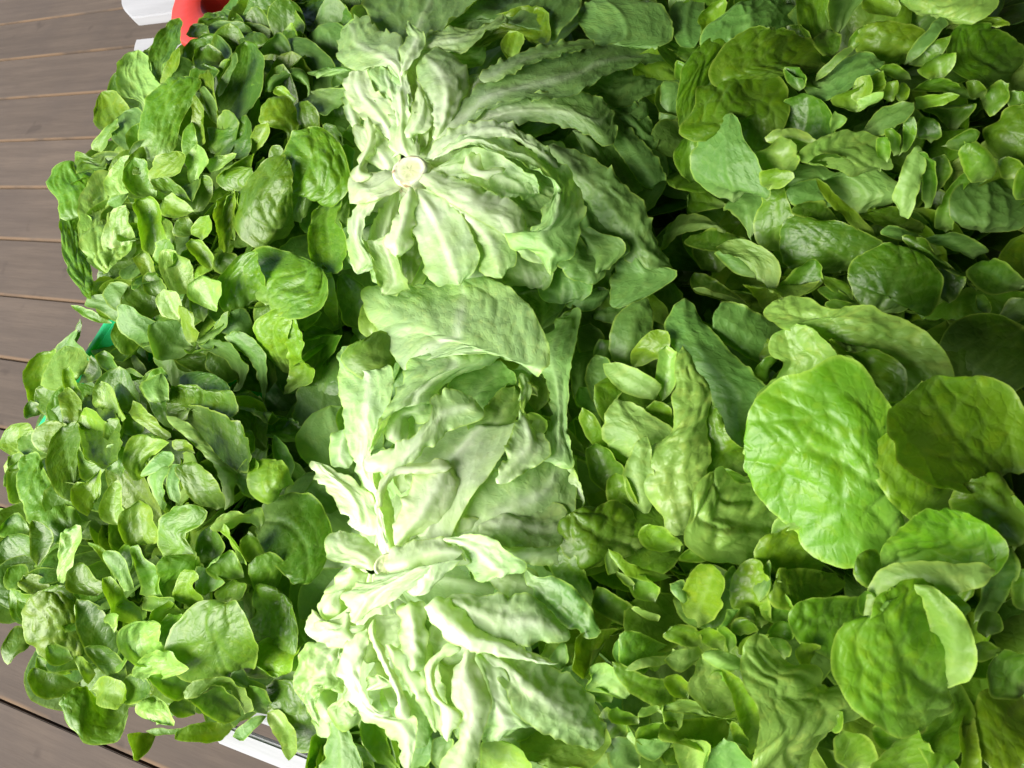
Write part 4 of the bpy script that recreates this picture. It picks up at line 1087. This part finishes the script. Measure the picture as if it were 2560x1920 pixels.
def leaf_surface(L, M, R, bl, ruf, up_to, flip, wht, rib, r, esc=False):
    """L, M, R: (nT+1,3) left edge, midrib, right edge. Returns verts, faces, tone, cm"""
    nT = len(L) - 1
    wid = np.linalg.norm(L - R, axis=1)
    wid = np.convolve(np.pad(wid, 2, mode='edge'), np.ones(5) / 5, mode='valid')
    W = wid.max()
    leng = np.linalg.norm(np.diff(M, axis=0), axis=1).sum()
    nS = int(np.clip(W / (.0017 if esc else (.0015 if W > .055 else .0024)), 8, 72))
    s = np.linspace(-1, 1, nS + 1)
    s = np.sign(s) * np.abs(s) ** .9
    A = (R - L) / 2
    B = (L + R) / 2 - M
    P = M[:, None, :] + A[:, None, :] * s[None, :, None] + B[:, None, :] * (s ** 2)[None, :, None]
    # metric coordinates (cm)
    xs = s[None, :] * wid[:, None] * 50
    ln = np.concatenate([[0], np.cumsum(np.linalg.norm(np.diff(M, axis=0), axis=1))]) * 100
    ys = np.broadcast_to(ln[:, None], xs.shape)
    # normals
    dt = np.gradient(P, axis=0); dsv = np.gradient(P, axis=1)
    nn = np.cross(dsv, dt)
    nn /= np.maximum(np.linalg.norm(nn, axis=2, keepdims=True), 1e-12)
    mean = nn[1:-1].mean((0, 1))
    view = up_to - P.mean((0, 1))
    sg = 1.0 if mean @ view > 0 else -1.0
    nn *= sg                        # towards the camera
    upper = nn * (-1 if flip else 1)
    # blisters between the veins
    Wc, Lc = W * 100, max(leng * 100, .5)
    cell = np.clip(.20 * Wc, .8, 2.1) * r.uniform(.85, 1.2)
    m = int(np.clip(Wc * Lc / cell ** 2, 4, 90))
    pts = np.stack([r.uniform(-Wc / 2, Wc / 2, m), r.uniform(0, Lc, m)], 1)
    D = np.sqrt((xs[..., None] - pts[:, 0]) ** 2 + ((ys[..., None] - pts[:, 1]) * .85) ** 2)
    D.sort(axis=-1)
    e = np.clip((D[..., 1] - D[..., 0]) / cell, 0, 1)
    tt = np.linspace(0, 1, nT + 1)[:, None]
    edge = np.clip((1 - np.abs(s)) * 4, 0, 1)[None, :] * np.clip((1 - tt) * 6, 0, 1) * np.clip(tt * 5, 0, 1)
    h = (1 - np.exp(-e / .22) - .6 + .5 * e) * .0015 * (.6 + .2 * cell) * bl * (.35 + .65 * edge)
    # gentle swell
    a, b, c, d = r.uniform(-1, 1, 4)
    h += .0013 * min(bl, 1.2) * (np.sin(xs * 1.3 + a * 6) * np.cos(ys * 1.1 + b * 6) + .5 * np.sin(xs * .7 - ys * .9 + c * 6))
    if esc:                       # pleats along the blade and sunken side veins
        ph, ph2 = r.uniform(0, 6, 2)
        k_ = float(np.clip(Wc * .75, 2.0, 4.0))
        sw = s[None, :] * k_ + .8 * np.sin(ys * .55 + ph2)
        h += .0004 * min(1.0, (.045 / W) ** 2) * np.sin(sw * np.pi * .8 + ph) * np.clip((wid * 40)[:, None], 0, 1) * np.clip(tt * 4, 0, 1)
        fr = ((ys - .8 * np.abs(xs) + .5 * np.sin(xs * 1.1 + ph)) / 1.5 + ph) % 1.0
        h += .00012 * np.exp(-((fr - .5) / .12) ** 2) * np.clip(1.3 - tt, 0, 1) * (-1 if not flip else 1)
    # midrib crease
    h -= .0022 * np.exp(-(xs / .32) ** 2) * np.clip(1.2 - tt, 0, 1) * rib
    # margins flare outwards again
    h += np.abs(s)[None, :] ** 3.5 * (wid * (r.uniform(-.02, .10) if not flip else r.uniform(-.09, .02)))[:, None]
    # venation: midrib, curved side veins leaving it alternately, fine cross veins
    ph3, ph4 = r.uniform(0, 6, 2)
    ax = np.abs(xs)
    sp = np.clip(.17 * Lc, .9, 2.0)
    q_ = (ys - .62 * ax + .035 * ax ** 2 + .16 * np.sin(xs * 1.7 + ph3) + .10 * np.sin(ys * 1.3 + ph4)) / sp + np.where(xs < 0, .45, 0) + ph3
    dl = np.abs(q_ - np.round(q_)) * sp
    wl_ = np.clip(.13 - .018 * ax, .06, .13)
    side_v = np.exp(-(dl / wl_) ** 2) * np.clip(1.15 - ax / (Wc * .5 + .01), 0, 1) ** .5
    cross_v = np.exp(-(e / .07) ** 2) * .55
    mid_v = np.exp(-(xs / (.09 + .13 * (1 - tt))) ** 2) * np.clip(1.25 - tt, 0, 1)
    vein = np.clip(np.maximum(np.maximum(side_v * .9, cross_v), mid_v) * rib, 0, 1)
    h -= (.0008 * side_v + .0003 * cross_v) * rib * min(1.0, W / .05) * (.5 if esc else 1)
    # ruffled margin
    fq = Lc / (1.25 if esc else 2.1)
    n1, n2 = noise1(nT + 1, fq, r), noise1(nT + 1, fq, r)
    for n_ in (n1, n2):           # uneven: some stretches frilled, some nearly flat
        n_ *= np.clip(.55 + .75 * noise1(nT + 1, Lc / 3.5, r), 0, 1.6)
    mg = np.abs(s)[None, :] ** float(np.clip(W / .009, 4, 11))
    h += mg * np.where(s[None, :] < 0, n1[:, None], n2[:, None]) * ((.0018 if esc else .0010) + .0036 * ruf) * np.clip((wid * 60)[:, None], 0, 1)
    P = P + upper * h[..., None]
    # the blade's upper side is the front face
    idx = np.arange((nT + 1) * (nS + 1)).reshape(nT + 1, nS + 1)
    q = np.stack([idx[:-1, :-1], idx[:-1, 1:], idx[1:, 1:], idx[1:, :-1]], -1).reshape(-1, 4)
    # face (a,b,c,d) = s then t : normal = ds x dt
    if (sg < 0) != flip:
        q = q[:, ::-1]
    tone = np.zeros(P.shape[:2] + (4,), np.float32)
    if esc and not np.isscalar(wht):
        hw = .30 + .75 * (1 - tt) ** 1.3
        core = np.exp(-(xs / hw) ** 2)
        w0 = np.clip(wht, 0, 1)
        wht = w0 ** 2 * .72 + (1 - .72 * w0 ** 2) * np.clip(w0 * 1.25, 0, 1) * core + .35 * w0 * side_v * rib
    tone[..., 0] = np.clip(wht, 0, 1)
    mgn = np.maximum(np.clip((np.abs(s) - .955) / .045, 0, 1)[None, :], np.clip((tt - .965) / .035, 0, 1))
    tone[..., 1] = mgn
    tone[..., 2] = vein
    tone[..., 3] = 1
    cm = np.stack([xs, ys], -1)
    return P.reshape(-1, 3), q, tone.reshape(-1, 4), cm.reshape(-1, 2)


def leaf_object(parent, mat, color, P, q, tone, cm):
    loc = np.array(parent.location)
    me = bpy.data.meshes.new("leaf")
    me.vertices.add(len(P)); me.vertices.foreach_set("co", (P - loc).astype(np.float32).ravel())
    me.loops.add(q.size); me.loops.foreach_set("vertex_index", q.astype(np.int32).ravel())
    me.polygons.add(len(q)); me.polygons.foreach_set("loop_start", (np.arange(len(q)) * 4).astype(np.int32))
    me.update(calc_edges=True)
    me.validate()
    me.shade_smooth()
    a = me.attributes.new("tone", 'FLOAT_COLOR', 'POINT'); a.data.foreach_set("color", tone.astype(np.float32).ravel())
    c3 = np.zeros((len(cm), 3), np.float32); c3[:, :2] = cm
    a = me.attributes.new("cm", 'FLOAT_VECTOR', 'POINT'); a.data.foreach_set("vector", c3.ravel())
    o = link("leaf", me, mat, parent)
    o.color = (*color, 1)
    return o


ROOT = {}
for hk, (nm, lab, cat) in INFO.items():
    cx, cy, r_, dr, lf = HEADS[hk]
    p = at(cx, cy, CAN + lf - .06)
    ROOT[hk] = empty(nm, (float(p[0]), float(p[1]), TZ + .012), lab, cat, GROUP[cat])
CAMP = np.array([0, 0, CAMZ])
PETIOLE = {'H': .5}


def traced_leaf(crop, head, line):
    spec, geo = line.split('|')
    tk = spec.split()
    flip = tk[0][0] == 'b'
    lay = float(tk[0][1:])
    color = tk[1]
    opt = {'m': None, 'b': 1.0, 'k': .75, 'W': None, 'v': None}
    for x in tk[2:]:
        opt[x[0]] = float(x[1:])
    parts = [[tuple(map(float, q.split(','))) for q in g.split()] for g in geo.split('/')]
    base, left, tip, right = parts[0], parts[1], parts[2], (parts[3] if len(parts) > 3 else [])
    ox, oy = ORIG[crop]
    cv = lambda a: [(ox + x * KS, oy + y * KS) for x, y in a]
    base, left, tip, right = cv(base), cv(left), cv(tip), cv(right)
    if head == 'H3':
        my = np.mean([p[1] for p in left + tip])
        if my > 470:
            head = 'H4'
    esc = head[0] == 'E' and color in 'eowp'
    allp = np.array(base + left + tip + right); cen = allp.mean(0)
    gro = lambda a: [tuple(cen + (np.array(q) - cen) * 1.13) for q in a]
    left, tip, right = gro(left), gro(tip), gro(right)
    Lp = base + left + tip
    Rp = base + right[::-1] + tip
    if not esc:
        def rounder(pl):
            pl = [np.array(q) for q in pl]
            a_, b_, y_, z_ = pl[0], pl[1], pl[-2], pl[-1]
            def mid(u, v, f):
                n_ = np.array([v[1] - u[1], u[0] - v[0]])
                m_ = (u + v) / 2
                if n_ @ (m_ - cen) < 0:
                    n_ = -n_
                return m_ + n_ * f
            return [tuple(q) for q in [a_, mid(a_, b_, .06)] + pl[1:-1] + [mid(y_, z_, .09), z_]]
        Lp, Rp = rounder(Lp), rounder(Rp)
    ext = max(np.ptp([p[0] for p in Lp + Rp]), np.ptp([p[1] for p in Lp + Rp]))
    nT = int(np.clip(ext / (5.5 if esc else (5 if ext > 150 else 7)), 10, 84))
    r = np.random.default_rng(abs(hash((int(base[0][0] * 7), int(tip[0][1] * 13), int(ext)))) % (2 ** 32))
    L2, R2 = smooth_curve(Lp, nT), smooth_curve(Rp, nT)
    M2 = (L2 + R2) / 2
    Wpx = np.linalg.norm(L2 - R2, axis=1)
    # small irregularities of the outline
    amp = 1.5 if not esc else (1.0 + 1.1 * min(opt['k'], 1.4))
    tw = np.sin(np.linspace(0, np.pi, nT + 1)) ** .5
    for E in (L2, R2):
        tang = np.gradient(E, axis=0)
        nrm = np.stack([tang[:, 1], -tang[:, 0]], 1) / np.maximum(np.linalg.norm(tang, axis=1, keepdims=True), 1e-6)
        jag = noise1(nT + 1, nT / 6.0, r) * amp + (r.random(nT + 1) - .5) * amp * (.8 if not esc else 1.3)
        E += nrm * (jag * tw)[:, None]
    t = np.linspace(0, 1, nT + 1)
    can = canopy(head, M2[:, 0], M2[:, 1])
    wl = np.linalg.norm(np.diff(M2, axis=0), axis=1).sum() / FPX * .72
    wm = Wpx.max() / FPX * .72                       # width in m, roughly
    z0 = can + lay * .010
    zb = -min(.045, wl * r.uniform(.35, .85)) if not esc else -.006
    zt = .002 if not flip else -.004
    zt += r.uniform(-.004, .004)
    prof = zb * (1 - t) ** 1.6 + zt * t ** 2
    m = opt['m']
    if m is None:
        m = r.choice([r.uniform(-.20, -.06), r.uniform(.04, .13)], p=[.6, .4]) if not esc else r.uniform(.06, .14)
    if not esc and opt['m'] is None and wm < .034:
        m *= .6
    bulge = m * wm * np.clip(Wpx / Wpx.max(), 0, 1)
    lean = r.uniform(-.16, .16) * wm
    zM = z0 + prof + bulge * .75
    zE = z0 + prof - bulge * .25
    zL, zR = zE + lean * np.sin(np.pi * t), zE - lean * np.sin(np.pi * t)
    L = at(L2[:, 0], L2[:, 1], zL); R = at(R2[:, 0], R2[:, 1], zR); M = at(M2[:, 0], M2[:, 1], zM)
    # whiteness along the leaf
    if color == 'w':
        wht = np.full(nT + 1, .92)
    elif head[0] == 'E' and opt['W'] is not None:
        wht = np.clip((.20 if head == 'E2' else .24 * (1 - t)) + opt['W'] * 1.35 * (1 - t) ** .8 + (opt['W'] - .5) * .5, 0, 1)
    elif head[0] == 'E':
        wht = .3 * (1 - t)
    else:
        wht = .28 * np.clip(1 - t / .45, 0, 1) ** 1.5
    if esc:                       # blanched heart: the leaf bases round the stump stay white
        sx_, sy_, sr_ = (1022, 424, 330) if head == 'E1' else (966, 1412, 400)
        dist = np.hypot(M2[:, 0] - sx_, M2[:, 1] - sy_)
        wht = np.maximum(wht, np.clip(1.1 - dist / sr_, 0, 1) ** .8 * .97)
    ribv = opt['v']
    strip = Wpx.max() < .28 * np.linalg.norm(np.diff(M2, axis=0), axis=1).sum()
    nS = int(np.clip(np.linalg.norm(L - R, axis=1).max() / .0026, 8, 40))
    out = leaf_surface(L, M, R, opt['b'] * (.5 if color == 'w' else 1), opt['k'], CAMP, flip, wht[:, None], ribv if ribv is not None else (.25 if strip else 1.0), r, esc)
    return leaf_object(ROOT[head], M_ESC if esc else M_BUTTER, COL[color], *out)


def rosette(head, n, rad, hgt, depth, seed, upside=False):
    """the inner and lower leaves of a head, spiralling from its base"""
    r = np.random.default_rng(seed)
    root = ROOT[head]
    cx, cy, _, dr, lf = HEADS[head]
    top = CAN + lf - depth
    c = np.array(root.location); c[2] = max(root.location[2] + .004, top - hgt)
    for i in range(n):
        f = (i + .5) / n
        a = i * 2.39996 + r.uniform(-.25, .25)
        d = np.array([math.cos(a), math.sin(a), 0]); side = np.array([-d[1], d[0], 0])
        rr = rad * (.18 + .82 * f ** .8) * r.uniform(.9, 1.08)
        if upside:
            b = np.array([c[0], c[1], top]) + d * .008
            mid = b + d * rr * .5 + np.array([0, 0, -.012 - .02 * (1 - f)])
            tip = b + d * rr + np.array([0, 0, -.035 - .05 * (1 - f)])
        else:
            b = c + d * .006
            mid = c + d * rr * .55 + np.array([0, 0, (top - c[2]) * .62])
            tip = c + d * rr + np.array([0, 0, (top - c[2]) * (1.0 - .55 * f ** 2) + r.uniform(-.008, .008)])
        nT = 18
        t = np.linspace(0, 1, nT + 1)[:, None]
        M = b * (1 - t) ** 2 + 2 * mid * t * (1 - t) + tip * t ** 2
        W = (.055 + .05 * f) * r.uniform(.85, 1.15)
        prof = np.clip(np.sin(np.pi * np.clip(t, 0, 1) ** 1.35), 0, 1) ** .62 * W / 2
        prof[0] = .004
        bend = (np.array([0, 0, 1.0]) - d * .5) * prof * (.55 if not upside else -.3)
        tw = r.uniform(-.25, .25)
        sd = side + np.array([0, 0, tw])
        L = M + sd * prof + bend; R = M - sd * prof + bend
        wht = (.6 * np.clip(1 - t / .6, 0, 1) if not upside else np.clip(1.1 - t, 0, 1))
        col = COL[r.choice(list('ggdy'))] if not upside else COL[r.choice(list('eo'))]
        up = b + np.array([0, 0, 1.0]) - d * .4
        out = leaf_surface(L, M, R, r.uniform(.5, 1.3), r.uniform(.3, .8), up, upside, wht, 1.0, r, upside)
        leaf_object(root, M_ESC if upside else M_BUTTER, col, *out)


crop, head = 'A', 'H1'
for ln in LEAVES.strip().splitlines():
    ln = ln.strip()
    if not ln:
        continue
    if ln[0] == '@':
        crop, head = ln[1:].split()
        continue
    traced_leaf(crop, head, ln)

for hk, n, rad, hgt, dep in (('H1', 46, .17, .12, .048), ('H2', 46, .165, .12, .048), ('H3', 40, .15, .11, .052), ('H4', 34, .13, .10, .045),
                             ('H5', 40, .135, .11, .052), ('H6', 30, .13, .11, .055), ('H7', 14, .07, .06, .02)):
    rosette(hk, n, rad, hgt, dep, 100 + ord(hk[1]))
for hk, n, rad in (('E1', 26, .17), ('E2', 26, .17)):
    rosette(hk, n, rad, .1, .030, 200 + ord(hk[1]), True)


# ------------------------------------------------------------------ lower leaves of every head
def gap(px):
    """0..1: how far the foliage sinks between the heads at this place"""
    g = 0.0
    for cx, cy, rx, ry in ((560, 960, 190, 90), (700, 1110, 90, 190), (1790, 770, 170, 110), (2260, 820, 360, 90), (2330, 360, 120, 90),
                           (2560, 1330, 110, 420), (1440, 930, 60, 160), (900, 690, 60, 40)):
        g = max(g, 1 - ((px[0] - cx) / rx) ** 2 - ((px[1] - cy) / ry) ** 2)
    return max(0.0, g) ** .5


SIL = np.array([(630, -150), (600, 20), (470, 90), (385, 140), (330, 190), (290, 260), (280, 400), (190, 450), (200, 640), (195, 745), (240, 850),
                (180, 905), (130, 930), (110, 1060), (60, 1120), (-60, 1150), (-60, 1500), (80, 1600), (130, 1720), (205, 1800), (420, 1815),
                (560, 1795), (720, 1765), (860, 1850), (900, 2250), (2800, 2300), (2800, -150)], float)


def inside(p):
    x, y = p
    a = SIL; b = np.roll(SIL, -1, 0)
    c = ((a[:, 1] > y) != (b[:, 1] > y)) & (x < (b[:, 0] - a[:, 0]) * (y - a[:, 1]) / (b[:, 1] - a[:, 1] + 1e-9) + a[:, 0])
    return c.sum() % 2 == 1


def to_px(P):
    d = (np.asarray(P) - CAMP) @ R3
    return np.array([1280 + d[0] / -d[2] * FPX, 960 - d[1] / -d[2] * FPX])


def lower_leaves(step, drop, size, seed, only=None, up=0.0):
    r = np.random.default_rng(seed)
    for gx_ in np.arange(-.40, 1.05, step):
        for gy_ in np.arange(-.36, 1.10, step):
            p = np.array([gx_ + r.uniform(-.45, .45) * step, gy_ + r.uniform(-.45, .45) * step, CAN - drop])
            px = to_px(p)
            if not (-80 < px[0] < 2760 and -120 < px[1] < 2120 and inside(px)):
                continue
            hk = min((k_ for k_ in HEADS if k_ != 'H7'), key=lambda k_: math.hypot(px[0] - HEADS[k_][0], px[1] - HEADS[k_][1]) / HEADS[k_][2])
            if only and (hk not in only or gap(px) > .2):
                continue
            p[2] = float(canopy(hk, px[0], px[1])) - drop - (.05 if drop < .07 else .02) * gap(px) + r.uniform(-.008, .008)
            d = p - np.array(ROOT[hk].location); d[2] = 0
            d /= max(np.linalg.norm(d), 1e-4)
            a = r.normal(0, .55); d = np.array([d[0] * math.cos(a) - d[1] * math.sin(a), d[0] * math.sin(a) + d[1] * math.cos(a), 0])
            side = np.array([-d[1], d[0], 0])
            sz = size * r.uniform(.8, 1.2)
            tip = p + d * sz * .55 + np.array([0, 0, r.uniform(-.006, .016) + up])
            if not inside(to_px(tip)):
                continue
            b = p - d * sz * .5 - np.array([0, 0, .028]); mid = p + np.array([0, 0, r.uniform(.0, .022)])
            esc = hk[0] == 'E'
            nT = 16
            t = np.linspace(0, 1, nT + 1)[:, None]
            M = b * (1 - t) ** 2 + 2 * mid * t * (1 - t) + tip * t ** 2
            prof = np.clip(np.sin(np.pi * t ** 1.3), 0, 1) ** .6 * sz * r.uniform(.36, .46)
            prof[0] = .003
            cup = r.uniform(-.35, .45)
            sd = side + np.array([0, 0, r.uniform(-.45, .45)])
            L = M + sd * prof + np.array([0, 0, 1]) * prof * cup; R = M - sd * prof + np.array([0, 0, 1]) * prof * cup
            flip = bool(r.random() < (.8 if esc else .2))
            col = COL[r.choice(list('eoo'))] if esc else COL[r.choice(list('ggddy'))]
            out = leaf_surface(L, M, R, r.uniform(.5, 1.3), r.uniform(.3, 1.0), p + np.array([0, 0, 1.0]), flip, .3 * (1 - t) ** 2, 1.0, r, esc)
            leaf_object(ROOT[hk], M_ESC if esc else M_BUTTER, col, *out)


lower_leaves(.050, .026, .062, 6, ('H1', 'H2', 'H5', 'H3'), .020)
lower_leaves(.056, .050, .085, 7)
lower_leaves(.058, .088, .110, 8)
lower_leaves(.060, .112, .130, 9)


# cut stumps of the two escaroles
def stump_material():
    k = N("cut_stump")
    tc = k.n("ShaderNodeTexCoord")
    nz = k.noise(tc.outputs["Object"], 160, 4, .6)
    g = k.noise(tc.outputs["Object"], 60, 3, .6)
    ln = k.n("ShaderNodeVectorMath", operation='LENGTH'); k.put(ln.inputs[0], tc.outputs["Object"])
    col = k.mix(k.ss(ln.outputs["Value"], .006, .0125), (.56, .64, .34), (.70, .78, .54))
    col = k.mix(k.math('MULTIPLY', k.ss(g.outputs["Fac"], .4, .65), .6), col, (.60, .62, .34))
    st = k.math('MULTIPLY', k.ss(ln.outputs["Value"], .0115, .0145), k.ss(k.noise(tc.outputs["Object"], 95, 2).outputs["Fac"], .52, .60))
    col = k.mix(k.math('MULTIPLY', st, .75), col, (.30, .13, .05))
    col = k.mix(k.math('MULTIPLY', k.ss(nz.outputs["Fac"], .66, .74), .3), col, (.42, .30, .10))
    p = k.n("ShaderNodeBsdfPrincipled"); k.put(p.inputs["Base Color"], col); p.inputs["Roughness"].default_value = .5
    p.inputs["Subsurface Weight"].default_value = .0
    b = k.n("ShaderNodeBump"); b.inputs["Strength"].default_value = .5; b.inputs["Distance"].default_value = .001
    k.put(b.inputs["Height"], nz.outputs["Fac"]); k.put(p.inputs["Normal"], b.outputs[0])
    k.t.links.new(p.outputs[0], k.out.inputs[0])
    return k.m


M_STUMP = stump_material()


def stump(head, px, py, lay, rad, tilt):
    z = canopy(head, px, py) + lay * .01
    p = at(px, py, z)
    prof = [(rad * 1.35, -.030), (rad * 1.10, -.012), (rad * 1.03, -.004), (rad * .99, -.0014), (rad * .93, -.0003), (rad * .84, .0), (rad * .74, -.0008),
            (rad * .60, -.0010), (rad * .46, -.0009), (rad * .32, -.0012), (rad * .18, -.0010), (rad * .08, -.0010)]
    n = 36
    r = np.random.default_rng(5)
    wob = 1 + .05 * noise1(n + 1, 3, r)[:n]
    v, f = [], []
    for (a, h) in prof:
        for i in range(n):
            th = 2 * math.pi * i / n
            v.append((a * wob[i] * math.cos(th), a * wob[i] * 1.12 * math.sin(th), h + float(r.normal(0, .00025))))
    for j in range(len(prof) - 1):
        for i in range(n):
            f.append((j * n + i, j * n + (i + 1) % n, (j + 1) * n + (i + 1) % n, (j + 1) * n + i))
    f.append(tuple(range((len(prof) - 1) * n, len(prof) * n)))
    me_ = mesh(v, f, True)
    o = link("stump", me_, M_STUMP, ROOT[head])
    o.location = Vector(p.tolist()) - ROOT[head].location
    o.rotation_euler = tilt


stump('E1', 1022, 424, 3.5, .0150, (.1, -.25, .3))
stump('E2', 966, 1412, 3.4, .0085, (.2, -.3, .8))
